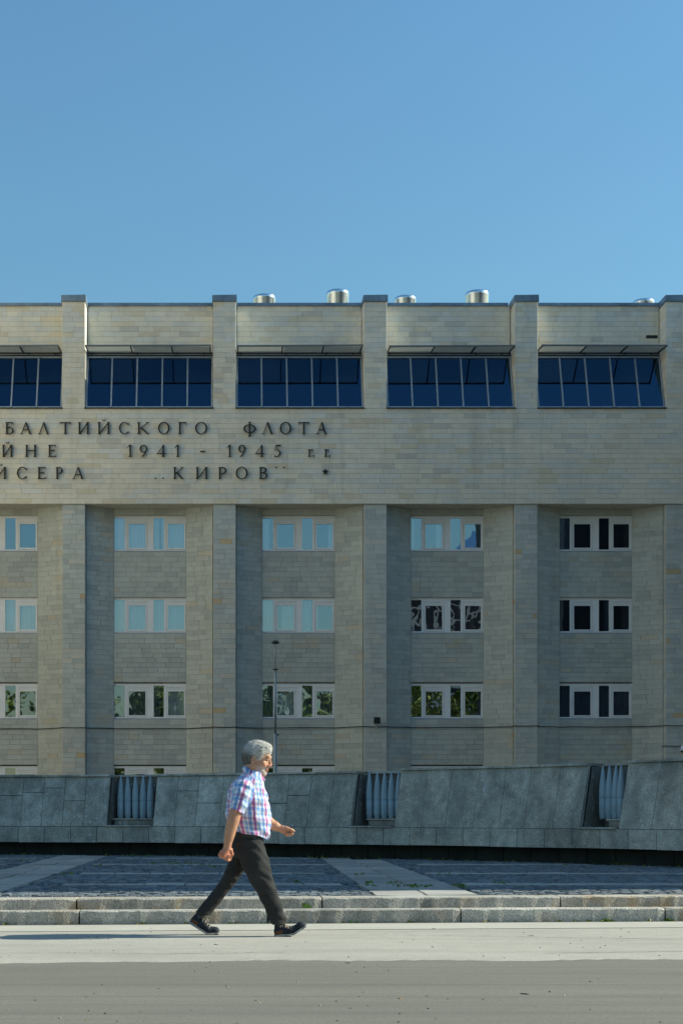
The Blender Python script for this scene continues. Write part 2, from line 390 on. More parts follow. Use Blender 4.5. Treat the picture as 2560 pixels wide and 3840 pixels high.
# ------------------------------------------------------------------ office building
CANT = .56
FY, RY = 58.0, 58.9                                         # front plane of band and piers, recessed wall plane
P0, PER, PW = -12.48, 5.963, .94
NB = 6                                                      # bays
ROWS = [(11.66, 13.115), (8.37, 9.82), (4.92, 6.41), (1.6, 3.09)]
Z_BAND0, Z_BAND1, Z_WTOP, Z_TOP = 13.39, 17.16, 19.46, 21.52
bld = empty('office_building', (2.4, FY, 0)); tag(bld, 'long beige stone building with tall piers, bronze lettering and slanted top glazing', 'building')
XB0, XB1 = P0, P0 + NB * PER + PW
m = MB()
m.box(XB0, XB1, 60.4, 76, 0, 21.3)
m.build('inner_block', M['room'], bld)
m = MB()                                                    # wall sheets behind the cladding, with the window openings left free
xs = []
for k in range(NB):
    xl = P0 + k * PER
    wx0, wx1 = xl + 1.98, xl + 4.90
    prev = 0.0
    for z0, z1 in sorted(ROWS):
        m.box(wx0, wx1, RY + .048, RY + .28, prev, z0); prev = z1
    m.box(wx0, wx1, RY + .048, RY + .28, prev, Z_BAND0)
    for xa, xb, ca, cb in ((xl + PW, wx0, CANT, 0), (wx1, xl + PER, 0, CANT)):
        m.hexa([(x, y, z) for z in (0, Z_BAND0) for x, y in ((xa, RY + .03 - ca), (xb, RY + .03 - cb), (xb, RY + .28), (xa, RY + .28))])
    m.box(xl + PW, xl + PER, RY + .03, RY + .28, Z_WTOP, Z_TOP)
m.box(XB0, XB1, FY + .03, RY + .28, Z_BAND0, Z_BAND1 - .02)
for k in range(NB + 1):
    xl = P0 + k * PER
    m.box(xl + .03, xl + PW - .03, FY + .09, RY + .28, 0, Z_BAND0 - .001); m.box(xl + .03, xl + PW - .03, FY + .03, RY + .28, Z_BAND1, 21.39)
m.box(XB0, XB1, RY + .285, 60.39, 21.0, 21.28); m.box(XB0, XB0 + .1, RY + .285, 60.39, 0, 21); m.box(XB1 - .1, XB1, RY + .285, 60.39, 0, 21)
m.build('wall_core', M['core'], bld)

def stint(kind):  # pier and recess stone: grey, cooled further to put blue shade into colour
    r = random.random(); g = random.uniform(.955, 1.04)
    if kind == 'upper':
        c = (.78, .735, .625) if r < .56 else (.72, .715, .66) if r < .88 else (.73, .66, .52) if r < .95 else (.64, .615, .55)
    elif kind == 'pier':
        c = (.535, .57, .555) if r < .62 else (.475, .51, .505) if r < .88 else (.58, .575, .525) if r < .988 else (.58, .46, .29)
    else:
        c = (.515, .545, .515) if r < .72 else (.455, .485, .47) if r < .96 else (.53, .505, .43)
    return tuple(v * g for v in c)
CLAD = []                                                   # every cladding stone: (area, corners, tint)
def clad(o, u, n, W, z0, z1, kind, holes=(), course=.197, lmin=.42, lmax=.95, th=.012):
    """facing stones on a vertical rectangle: o = lower left corner on the wall plane, u = direction along it, n = outward normal"""
    o, u, n = Vector(o), Vector(u), Vector(n)
    nc = max(1, round((z1 - z0) / course)); ch = (z1 - z0) / nc
    for r in range(nc):
        za, zb = z0 + r * ch, z0 + (r + 1) * ch
        cuts = [0.0]; x = -random.uniform(0, lmax)
        while True:
            x += random.uniform(lmin, lmax)
            if x > W - .12: break
            if x > .12: cuts.append(x)
        cuts.append(W)
        for a, b in zip(cuts[:-1], cuts[1:]):
            segs = [(a, b)]
            for h0, h1, hz0, hz1 in holes:
                if zb > hz0 + .02 and za < hz1 - .02:
                    ns = []
                    for p, q in segs:
                        if q <= h0 or p >= h1: ns.append((p, q))
                        else:
                            if p < h0 - .04: ns.append((p, h0))
                            if q > h1 + .04: ns.append((h1, q))
                    segs = ns
            for p, q in segs:
                g = .0022; d = th + random.uniform(-.003, .004)
                zc, zd = max(za, za) + g, zb - g
                for h0, h1, hz0, hz1 in holes:               # trim against sills and lintels
                    if p >= h0 - .01 and q <= h1 + .01: pass
                e = .004
                base = [o + u * (p + g), o + u * (q - g)]
                f0, f1 = base[0] + n * d, base[1] + n * d
                b8 = [Vector((base[0].x, base[0].y, zc)), Vector((base[1].x, base[1].y, zc)), Vector((base[1].x, base[1].y, zd)), Vector((base[0].x, base[0].y, zd)),
                      Vector((f0.x, f0.y, zc)) + u * e, Vector((f1.x, f1.y, zc)) - u * e, Vector((f1.x, f1.y, zd)) - u * e, Vector((f0.x, f0.y, zd)) + u * e]
                b8[4].z += e; b8[5].z += e; b8[6].z -= e; b8[7].z -= e
                CLAD.append(((q - p) * (zd - zc), kind, b8, stint(kind)))
X1, NX_, NY_ = (1, 0, 0), (-1, 0, 0), (0, -1, 0)
for k in range(NB):
    xl = P0 + k * PER
    A, B, W0, W1 = xl + PW, xl + PER, xl + 1.98, xl + 4.90
    for xa, xb, ca, cb in ((A, W0, CANT, 0), (W1, B, 0, CANT)):
        L = math.hypot(xb - xa, cb - ca); u_ = ((xb - xa) / L, (ca - cb) / L, 0)
        clad((xa, RY + .03 - ca, 0), u_, (u_[1], -u_[0], 0), L, .0, Z_BAND0, 'recess', lmin=.4, lmax=.8)
    zs = [0.0]
    for z0, z1 in sorted(ROWS): zs += [z0 - .012, z1 + .012]
    zs.append(Z_BAND0)
    for a, b in zip(zs[0::2], zs[1::2]):
        clad((W0 + .012, RY + .045, 0), X1, NY_, W1 - W0 - .024, a, b, 'recess', lmin=.35, lmax=.65)
    clad((A, RY + .03, 0), X1, NY_, PER - PW, Z_WTOP, Z_TOP, 'upper')
clad((XB0, FY + .03, 0), X1, NY_, XB1 - XB0, Z_BAND0, Z_BAND1, 'upper', lmin=.5, lmax=1.05)
for k in range(NB + 1):
    xl = P0 + k * PER
    clad((xl + .03, FY + .09, 0), X1, NY_, PW - .06, 0, Z_BAND0 - .012, 'pier', lmin=.36, lmax=.6)
    clad((xl + .03, RY + .0, 0), NY_, NX_, RY - FY - .095, 0, Z_BAND0 - .012, 'pier', lmin=.5, lmax=.9)
    clad((xl + PW - .03, FY + .095, 0), (0, 1, 0), X1, RY - FY - .095, 0, Z_BAND0 - .012, 'pier', lmin=.5, lmax=.9)
    clad((xl + .03, FY + .03, 0), X1, NY_, PW - .06, Z_BAND1, 21.38, 'upper', lmin=.36, lmax=.6)
    clad((xl + .03, RY, 0), NY_, NX_, RY - FY - .035, Z_BAND1, 21.38, 'upper', lmin=.5, lmax=.9)
    clad((xl + PW - .03, FY + .035, 0), (0, 1, 0), X1, RY - FY - .035, Z_BAND1, 21.38, 'upper', lmin=.5, lmax=.9)
def in_view(c):
    px = CX + c.x / c.y * F; return 0 < px < 2560 and c.z > 2.6
BF = ((3, 2, 1, 0), (4, 5, 6, 7), (0, 1, 5, 4), (1, 2, 6, 5), (2, 3, 7, 6), (3, 0, 4, 7))
order = sorted(range(len(CLAD)), key=lambda i: -CLAD[i][0] if (CLAD[i][1] == 'upper' and in_view(CLAD[i][2][4])) else 0)
single = set(order[:300]); rest = MB()
for i, (ar, kd, b8, t) in enumerate(CLAD):
    mb = MB() if i in single else rest
    n0 = len(mb.v); mb.v += [tuple(p) for p in b8]
    for q in BF[1:]: mb.f.append(tuple(n0 + k for k in q)); mb.t.append(t)
    if i in single: mb.build('cladding_stone', M['stone'], bld)
o = rest.build('stone_cladding', M['stone'], bld); o['kind'] = 'stuff'
# soffit below the band, flashings on parapet and pier caps
m = MB(); m.box(XB0, XB1, FY + .012, RY + .028, Z_BAND0 - .010, Z_BAND0 - .002); m.build('band_soffit', M['core'], bld)
for k in range(NB):
    xl = P0 + k * PER; x = xl + PW - .015
    while x < xl + PER + .01:
        L = min(random.uniform(1.1, 1.5), xl + PER + .015 - x)
        if L < .3: break
        m = MB(); zb = random.uniform(-.006, .006)
        m.hexa([(x + .003, RY - .055, Z_TOP - .005 + zb), (x + L - .003, RY - .055, Z_TOP - .005 - zb), (x + L - .003, RY + .4, Z_TOP), (x + .003, RY + .4, Z_TOP),
                (x + .003, RY - .04, Z_TOP + .115), (x + L - .003, RY - .04, Z_TOP + .115), (x + L - .003, RY + .4, Z_TOP + .14), (x + .003, RY + .4, Z_TOP + .14)])
        m.build('parapet_flashing', M['zinc'], bld); x += L
for k in range(NB + 1):
    xl = P0 + k * PER; m = MB()
    m.hexa([(xl - .02, FY - .04, 21.385), (xl + PW + .02, FY - .04, 21.385), (xl + PW + .02, RY + .42, 21.385), (xl - .02, RY + .42, 21.385),
            (xl - .01, FY - .03, 21.63), (xl + PW + .01, FY - .03, 21.645), (xl + PW + .01, RY + .42, 21.68), (xl - .01, RY + .42, 21.68)])
    m.build('pier_cap', M['zinc'], bld)
# lower windows: one white frame, four panes, two ventilators, sill and curtains each
WW = 2.92
def window_frame(H):
    m = MB(); d0, d1 = 0.0, .075
    def b(x0, x1, z0, z1, y0=d0, y1=d1): m.box(x0, x1, y0, y1, z0, z1)
    b(0, WW, 0, .055); b(0, WW, H - .085, H)
    b(0, .022, .055, H - .085); b(WW - .022, WW, .055, H - .085)
    b(1.345, 1.605, .055, H - .085, -.006, .075)
    for u in (0.0, 1.583):
        b(.440 + u if u == 0 else .435 + u, .535 + u, .055, H - .085)
        x0 = .535 + u; x1 = 1.345 if u == 0 else WW - .022
        b(x0, x1, H - .255, H - .165, .004, .075)               # transom below the ventilator
        # casement sash
        z0, z1 = .055, H - .255
        m.box(x0 + .012, x1 - .012, -.016, .06, z0 + .008, z0 + .068); m.box(x0 + .012, x1 - .012, -.016, .06, z1 - .063, z1 - .008)
        m.box(x0 + .012, x0 + .070, -.016, .06, z0 + .069, z1 - .064); m.box(x1 - .070, x1 - .012, -.016, .06, z0 + .069, z1 - .064)
    return m
def rect_mesh(name, w_, h_, mat, bow=.0):
    m = MB(); m.face([(0, 0, 0), (w_, 0, 0), (w_, 0, h_), (0, 0, h_)]); me = m.mesh(name); me.materials.append(mat); return me
def curtain_mesh(x0, x1, h_, mat, seed):
    rr = random.Random(seed); m = MB(); n = int((x1 - x0) / .012); pr = None; ph = rr.uniform(0, 6); gap = rr.uniform(.3, .8)
    for i in range(n + 1):
        x = x0 + (x1 - x0) * i / n
        y = .018 * math.sin(x * 52 + ph + 1.5 * math.sin(x * 7)) + .012 * math.sin(x * 23 + ph)
        a, b = (x, y, 0), (x, y * .6, h_)
        if pr: m.face([pr[0], a, b, pr[1]])
        pr = (a, b)
    me = m.mesh('curtain', True); me.materials.append(mat); return me
HW = 1.40
me_frame = window_frame(HW).mesh('window'); me_frame.materials.append(M['upvc'])
sm = MB(); sm.hexa([(-.03, -.085, -.055), (WW + .03, -.085, -.055), (WW + .03, .05, -.03), (-.03, .05, -.03), (-.03, -.085, -.035), (WW + .03, -.085, -.035), (WW + .03, .05, -.002), (-.03, .05, -.002)])
me_sill = sm.mesh('sill'); me_sill.materials.append(M['sill'])
vm = MB(); vm.box(.03, .78, -.035, .05, .012, .068); vm.box(0, .81, -.012, .05, 0, .012); vm.box(0, .81, -.012, .05, .068, .08)
vm.box(0, .03, -.028, .05, .013, .067); vm.box(.78, .81, -.028, .05, .013, .067)
me_vent = vm.mesh('ventilator'); me_vent.materials.append(M['upvc'])
PANES = [(.022, .44, .055, HW - .085), (.605, 1.275, .124, HW - .319), (1.605, 2.018, .055, HW - .085), (2.188, 2.828, .124, HW - .319)]
pane_me = {}
for mt in ('pane', 'pane_wavy', 'pane_soft'):
    pane_me[mt] = [rect_mesh('pane', x1 - x0, z1 - z0, M[mt]) for x0, x1, z0, z1 in PANES]
CURT = {}                                                    # (bay, row) -> list of (x0, x1, material)
W_, G_ = 'curtain', 'curtain2'
for k in range(NB):
    for r in range(4): CURT[k, r] = []
CURT[0, 0] = [(.1, 1.3, W_)]; CURT[0, 1] = [(0, 2.9, W_)]; CURT[0, 2] = [(0, .4, G_)]
CURT[1, 0] = [(0, 1.3, W_), (1.33, 1.84, W_), (1.88, 2.9, W_)]; CURT[1, 1] = [(0, 2.9, W_)]; CURT[1, 2] = [(0, 1.9, G_), (1.95, 2.9, W_)]
CURT[2, 0] = [(0, .3, W_), (2.62, 2.9, W_)]; CURT[2, 1] = [(0, .46, W_), (.75, 2.0, W_), (2.0, 2.3, W_)]; CURT[2, 2] = [(.0, .45, G_), (.5, 1.5, W_), (1.55, 2.9, G_)]
CURT[3, 0] = [(0, .2, W_), (1.0, 1.7, W_)]; CURT[3, 2] = []
CURT[4, 0] = [(0, .46, G_)]; CURT[4, 1] = [(1.82, 2.05, G_)]; CURT[4, 2] = [(0, 2.9, G_)]
for k in range(NB):
    xl = P0 + k * PER + 1.98
    for r, (z0, z1) in enumerate(ROWS):
        loc = Vector((xl, RY + .13, z0 + .045))
        wd = link('window', me_frame, bld, loc - bld.location)
        link('sill', me_sill, wd, (0, 0, 0))
        for u in (.535, 2.115 - .018): link('ventilator', me_vent, wd, (u, 0, HW - .167))
        mt = 'pane_wavy' if (k, r) == (3, 1) else 'pane_soft' if r == 2 else 'pane'
        for j, (x0, x1, a, b) in enumerate(PANES):
            p = link('pane', pane_me[mt][j], wd, (x0, .03, a))
            p.rotation_euler = (random.uniform(-.006, .006), 0, random.uniform(-.008, .008))
        for x0, x1, mk in CURT[k, r]:
            link('curtain', curtain_mesh(x0 + .03, x1 - .02, HW + .1, M[mk], k * 10 + r + int(x0 * 7)), wd, (0, .16, -.05))
# slanted glazing at the top with its wire awning
def glazing(k):
    xl = P0 + k * PER + PW; W = PER - PW
    g = empty('slanted_glazing'); g.parent = bld; g.location = Vector((xl, FY, Z_BAND1)) - bld.location
    a, b = Vector((0, .09, .05)), Vector((0, .83, 2.27))
    d = (b - a).normalized(); up = d.cross(Vector((1, 0, 0))).normalized()
    n = 5
    fr = MB()
    fr.bar(a + Vector((.0, 0, 0)), a + Vector((W, 0, 0)), .08, .06, up); fr.bar(b, b + Vector((W, 0, 0)), .08, .07, up)
    fr.bar(a + Vector((.03, 0, 0)), b + Vector((.03, 0, 0)), .06, .07, up); fr.bar(a + Vector((W - .03, 0, 0)), b + Vector((W - .03, 0, 0)), .06, .07, up)
    link('glazing_frame', fr.mesh('glazing_frame'), g, (0, 0, 0)).data.materials.append(M['alu'])
    for i in range(1, n):
        x = W * i / n; mm = MB(); mm.bar(a + Vector((x, -.01, 0)), b + Vector((x, -.01, 0)), .055, .075, up)
        link('mullion', mm.mesh('mullion'), g, (0, 0, 0)).data.materials.append(M['alu'])
    for i in range(n):
        x0, x1 = W * i / n + .03, W * (i + 1) / n - .03; mm = MB()
        mm.face([a + Vector((x0, .01, 0)), a + Vector((x1, .01, 0)), b + Vector((x1, .01, 0)), b + Vector((x0, .01, 0))])
        link('pane', mm.mesh('pane'), g, (0, 0, 0)).data.materials.append(M['pane_top'])
    sl = MB(); sl.box(-.04, W + .04, -.05, .10, -.015, .02); link('glazing_sill', sl.mesh('glazing_sill'), g, (0, 0, 0)).data.materials.append(M['darkmetal'])
    hd = MB(); hd.box(.01, W - .01, .80, 1.0, 2.31, 2.37); link('glazing_head', hd.mesh('glazing_head'), g, (0, 0, 0)).data.materials.append(M['darkmetal'])
    # awning of wire net on a steel frame
    aw = empty('awning'); aw.parent = bld; aw.location = g.location + Vector((0, 0, 2.44))
    z1 = random.uniform(-.02, .03); z2 = random.uniform(-.02, .03)
    z1 -= .12; z2 -= .12; FO = .45
    mm = MB(); mm.bar((.03, -FO, z1), (W - .06, -FO, z2), .05, .055); link('front_rail', mm.mesh('front_rail'), aw, (0, 0, 0)).data.materials.append(M['awn'])
    mm = MB(); mm.bar((0, .84, .0), (W, .84, .0), .05, .05); link('back_rail', mm.mesh('back_rail'), aw, (0, 0, 0)).data.materials.append(M['darkmetal'])
    for x in (.06, W * .36, W * .68, W - .09):
        mm = MB(); zz = z1 + (z2 - z1) * x / W; mm.bar((x, -FO, zz - .01), (x, .84, -.01), .045, .05); link('bracket', mm.mesh('bracket'), aw, (0, 0, 0)).data.materials.append(M['darkmetal'])
    for x in (.18, W * .4, W * .72, W * .93):
        mm = MB(); mm.tube([(x, .80, -.05), (x, .80, .02)], [.045, .03], 8); link('rail_clamp', mm.mesh('rail_clamp'), aw, (0, 0, 0)).data.materials.append(M['darkmetal'])
    nm = MB(); sp = .085; DN = .84 + FO; X0, X1n = .06, W - .09
    for i in range(-int(DN / sp) - 1, int(W / sp) + 2):
        for sgn in (1, -1):
            xa = i * sp if sgn == 1 else i * sp + DN
            t0, t1 = 0.0, 1.0                                   # clip the diagonal wire to the frame
            for lim, lower in ((X0, True), (X1n, False)):
                tt = (lim - xa) / (sgn * DN)
                if (sgn > 0) == lower: t0 = max(t0, tt)
                else: t1 = min(t1, tt)
            if t1 - t0 < .03: continue
            P = []
            for t in (t0, t1):
                x = xa + sgn * DN * t; P.append((x, -FO + DN * t, (z1 + (z2 - z1) * x / W) * (1 - t) + .03 + .004 * sgn))
            nm.bar(P[0], P[1], .009, .009)
    o = link('wire_net', nm.mesh('wire_net'), aw, (0, 0, 0)); o.data.materials.append(M['net']); o['kind'] = 'stuff'
for k in range(NB): glazing(k)
# a missing facing stone near the right end of the parapet
m = MB(); m.box(P0 + 4 * PER + 5.45, P0 + 4 * PER + 5.90, RY - .012, RY + .04, 20.22, 20.34); m.build('open_joint', M['darkmetal'], bld)

# roof ventilators
for i, (a, b, top, lab) in enumerate(((949, 1033, 1115, 'low shiny steel roof ventilator above the second pier from the left'), (1224, 1308, 1097, 'tall shiny steel roof ventilator just left of the middle pier'),
                      (1479, 1559, 1119, 'low shiny steel roof ventilator just right of the middle pier'), (1745, 1831, 1100, 'tall shiny steel roof ventilator left of the fourth pier'),
                      (2372, 2450, 1131, 'steel roof ventilator barely rising over the parapet at far right'))):
    D = 64.0; xc = wx((a + b) / 2, D); r = (b - a) / 2 / F * D; zt = wz(top, D)
    v = empty('roof_ventilator', (xc, D, 21.28)); tag(v, lab, 'ventilator', 'steel ventilators on the roof')
    m = MB(); h = zt - 21.28
    m.lathe([(r * .97, 0), (r * .97, h * .55), (r * .98, h * .56)], n=40); m.build('drum', M['steel'], v, True, (0, 0, 0))
    m = MB(); m.lathe([(r * .98, h * .56), (r, h * .57), (r, h * .93), (r * 1.03, h * .94), (r * 1.03, h * .98), (r * .98, h), (r * .4, h * 1.005), (0.01, h * 1.006)], n=40); m.build('hood', M['steel'], v, True, (0, 0, 0))

# ------------------------------------------------------------------ bronze lettering on the band
T_, t_ = .135, .062                                          # thick and thin strokes, relative to cap height
def ell(cx, cz, rx, rz, a0, a1, th_in, n=28):
    """arc ring whose thickness swells at the sides"""
    out, inn = [], []
    for i in range(n + 1):
        a = a0 + (a1 - a0) * i / n; s = abs(math.cos(a)) ** 1.4; th = t_ * .9 + (th_in - t_ * .9) * s
        out.append((cx + rx * math.cos(a), cz + rz * math.sin(a))); inn.append((cx + (rx - th) * math.cos(a), cz + (rz - th * .8) * math.sin(a)))
    return [[out[i], out[i + 1], inn[i + 1], inn[i]] for i in range(n)]
def seg(x0, z0, x1, z1, wd):
    """slanted or upright stroke with level ends"""
    return [[(x0 - wd / 2, z0), (x0 + wd / 2, z0), (x1 + wd / 2, z1), (x1 - wd / 2, z1)]]
def hb(x0, x1, z, th=None):
    th = th or t_; return [[(x0, z), (x1, z), (x1, z + th), (x0, z + th)]]
def ser(x, z, wd=.26, th=.035): return [[(x - wd / 2, z), (x + wd / 2, z), (x + wd / 2, z + th), (x - wd / 2, z + th)]]
def stem(x, z0=0, z1=1, wd=T_): return seg(x, z0, x, z1, wd) + ser(x, z0) + ser(x, z1 - .035)
def glyph(c, w_):
    pi = math.pi
    if c in 'О': return ell(w_ / 2, .5, w_ / 2, .52, 0, 2 * pi, T_, 40)
    if c == 'С': return ell(w_ * .54, .5, w_ * .54, .52, .75, 2 * pi - .75, T_, 32) + seg(w_ * .95, .72, w_ * .97, .93, .04) + seg(w_ * .95, .10, w_ * .93, .25, .04)
    if c == 'А': return seg(.10, 0, w_ * .5, 1.0, t_) + seg(w_ - .14, 0, w_ * .5, 1.0, T_) + hb(w_ * .26, w_ * .7, .33, .055) + ser(.10, 0, .22) + ser(w_ - .13, 0, .26)
    if c == 'Л': return seg(.10, 0, w_ * .5, 1.0, t_) + seg(w_ - .14, 0, w_ * .5, 1.0, T_) + ser(.10, 0, .22) + ser(w_ - .13, 0, .26)
    if c == 'Т': return stem(w_ / 2) + hb(0, w_, 1 - t_) + seg(.02, .82, 0.03, 1, .04) + seg(w_ - .02, .82, w_ - .03, 1, .04)
    if c in 'ИЙ':
        g = stem(.13) + stem(w_ - .13) + seg(.16, .06, w_ - .16, .94, t_ * 1.3)
        if c == 'Й': g += ell(w_ / 2, 1.26, .15, .12, pi, 2 * pi, .06, 10)
        return g
    if c == 'Н': return stem(.13) + stem(w_ - .13) + hb(.13, w_ - .13, .49, .06)
    if c == 'К': return stem(.13) + seg(.2, .46, w_ - .12, .98, t_ * 1.2) + seg(w_ - .12, 0, .32, .55, T_ * 1.15) + ser(w_ - .14, .965, .24) + ser(w_ - .1, 0, .22)
    if c == 'Г': return stem(.13) + hb(.1, w_, 1 - t_) + seg(w_ - .02, .80, w_ - .03, 1, .045)
    if c == 'г': return stem(.10, 0, .62, .12) + hb(.06, w_, .62 - t_) + seg(w_ - .02, .46, w_ - .03, .62, .045)
    if c == 'Б': return stem(.13) + hb(.1, w_ * .95, 1 - t_) + seg(w_ * .93, .82, w_ * .92, 1, .045) + hb(.13, w_ * .6, .53, .055) + hb(.13, w_ * .6, 0, .055) + ell(w_ * .55, .292, w_ * .45, .292, -pi / 2, pi / 2, T_, 18)
    if c == 'В': return stem(.13) + hb(.1, w_ * .5, 1 - t_) + hb(.13, w_ * .6, .50, .055) + hb(.1, w_ * .6, 0, .055) + ell(w_ * .48, .765, w_ * .42, .235, -pi / 2, pi / 2, T_ * .9, 16) + ell(w_ * .52, .278, w_ * .48, .278, -pi / 2, pi / 2, T_, 18)
    if c == 'Р': return stem(.13) + hb(.1, w_ * .5, 1 - t_) + hb(.13, w_ * .5, .44, .055) + ell(w_ * .48, .72, w_ * .52, .28, -pi / 2, pi / 2, T_, 18)
    if c == 'Е': return stem(.13) + hb(.1, w_ * .95, 1 - t_) + hb(.1, w_, 0, t_) + hb(.13, w_ * .8, .50, .055) + seg(w_ * .93, .84, w_ * .93, 1, .045) + seg(w_ * .97, 0, w_ * .98, .18, .045) + seg(w_ * .8, .43, w_ * .8, .62, .04)
    if c == 'Ф': return stem(w_ / 2, -.2, 1.02) + ell(w_ / 2, .46, w_ / 2, .36, 0, 2 * pi, T_, 36)
    if c == '1': return stem(w_ * .6) + seg(.0, .80, w_ * .55, .98, .07)
    if c == '9': return ell(w_ * .5, .68, w_ * .5, .32, 0, 2 * pi, T_, 28) + [[(w_ - T_ * .9, .62), (w_, .66), (w_ * .62, .12), (w_ * .30, -.02), (w_ * .24, .03), (w_ * .52, .2)]]
    if c == '4': return seg(w_ * .72, 0, w_ * .72, 1, T_) + hb(0, w_, .24, .06) + [[(0, .24), (.07, .28), (w_ * .72, .92), (w_ * .72, 1.0)]] + ser(w_ * .72, 0, .3)
    if c == '5': return ell(w_ * .40, .30, w_ * .58, .32, -pi * .72, pi * .52, T_, 22) + seg(w_ * .14, .52, w_ * .28, 1, .06) + hb(w_ * .24, w_, 1 - .09, .09)
    if c == '-': return hb(0, w_, .40, .09)
    if c == '.': return [[(w_ / 2 + .065 * math.cos(a * pi / 4), .06 + .065 * math.sin(a * pi / 4)) for a in range(8)]]
    if c == '*': return [[(w_ / 2, .5), (w_ / 2 + (.3 if i % 2 == 0 else .13) * math.sin(i * pi / 5), .5 + (.3 if i % 2 == 0 else .13) * math.cos(i * pi / 5)), (w_ / 2 + (.3 if i % 2 else .13) * math.sin((i + 1) * pi / 5), .5 + (.3 if i % 2 else .13) * math.cos((i + 1) * pi / 5))] for i in range(10)]
    return []
ZP = 1.225
def letters(line, ybase):
    for c, a, b in line:
        xa, xb = wx(a / ZP, FY), wx(b / ZP, FY); H = .463
        z0 = wz(1060 + ybase / ZP, FY); m = MB()
        for i, poly in enumerate(glyph(c, (xb - xa) / H)):
            ar = sum(poly[j][0] * poly[(j + 1) % len(poly)][1] - poly[(j + 1) % len(poly)][0] * poly[j][1] for j in range(len(poly)))
            if ar < 0: poly = poly[::-1]
            e = (i % 7) * .0012
            m.prism([(xa + x * H, z0 + z * H) for x, z in poly], FY - .085 - e, FY - .028)
        m.build('star_emblem' if c == '*' else 'letter', M['letter'], bld)
letters([('Б', 27, 65), ('А', 95, 148), ('Л', 178, 228), ('Т', 277, 327), ('И', 360, 412), ('Й', 450, 507), ('С', 548, 594), ('К', 632, 687), ('О', 727, 780), ('Г', 820, 857), ('О', 897, 952),
         ('Ф', 1118, 1175), ('Л', 1203, 1255), ('О', 1285, 1337), ('Т', 1370, 1420), ('А', 1452, 1502)], 697)
letters([('Й', 12, 62), ('Н', 118, 170), ('Е', 223, 260), ('1', 585, 609), ('9', 643, 678), ('4', 722, 762), ('1', 804, 827), ('-', 920, 943), ('1', 1043, 1064), ('9', 1095, 1128), ('4', 1172, 1214), ('5', 1258, 1290),
         ('г', 1415, 1437), ('.', 1433, 1447), ('г', 1490, 1509), ('.', 1506, 1520)], 801)
letters([('Й', -22, 32), ('С', 80, 126), ('Е', 175, 212), ('Р', 258, 290), ('А', 335, 387), ('.', 708, 722), ('.', 743, 757), ('К', 797, 845), ('И', 900, 955), ('Р', 1003, 1040), ('О', 1083, 1138), ('В', 1190, 1228)], 903)
letters([('.', 1261, 1275), ('.', 1296, 1310)], 853); letters([('*', 1474, 1512)], 897)
# ------------------------------------------------------------------ curved memorial wall with shell niches
mem = empty('memorial_wall', (*wall_pt(.5), PZ)); tag(mem, 'low curved grey granite wall with leaning slabs and three shell niches', 'wall')
BAT, Z_J, Z_B = .25, PZ + .585, PZ + .262
TOPS = [1.60, 1.60, 1.635, 1.655]
NICHE = [(397, 572), (1312, 1476), (2168, 2316)]
nphi = [(phi_of_px(a), phi_of_px(b)) for a, b in NICHE]
PH0, PH1 = phi_of_px(-330), phi_of_px(2900)
secs = [(PH0, nphi[0][0]), (nphi[0][1], nphi[1][0]), (nphi[1][1], nphi[2][0]), (nphi[2][1], PH1)]
def w3(phi, off, z): x, y = wall_pt(phi, off); return (x, y, z)
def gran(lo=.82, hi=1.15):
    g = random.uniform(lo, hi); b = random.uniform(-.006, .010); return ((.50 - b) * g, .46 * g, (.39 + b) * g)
def curved_hexa(mb, pa, pb, z0, z1, o0f, o0b, o1f, o1b, t, e=.006):
    """slab between two angles; front offsets o0f (bottom), o1f (top), back offsets o0b, o1b; small arris"""
    da = e / WR
    P = [w3(pa + da, o0f, z0 + e), w3(pb - da, o0f, z0 + e), w3(pb - da, o1f, z1 - e), w3(pa + da, o1f, z1 - e)]
    Q = [w3(pa, o0f + .012, z0), w3(pb, o0f + .012, z0), w3(pb, o1f + .012, z1), w3(pa, o1f + .012, z1)]
    B = [w3(pa, o0b, z0), w3(pb, o0b, z0), w3(pb, o1b, z1), w3(pa, o1b, z1)]
    n = len(mb.v); mb.v += P + Q + B
    mb.f.append((n, n + 1, n + 2, n + 3)); mb.t.append(t)
    for k in range(4):
        k2 = (k + 1) % 4
        mb.f.append((n + k, n + 4 + k, n + 4 + k2, n + k2)); mb.t.append(t)
        mb.f.append((n + 4 + k, n + 8 + k, n + 8 + k2, n + 4 + k2)); mb.t.append(t)
    mb.f.append((n + 8, n + 11, n + 10, n + 9)); mb.t.append(t)
def offz(z, zt): return .015 + BAT * (z - Z_J) / (zt - Z_J)
core = MB()
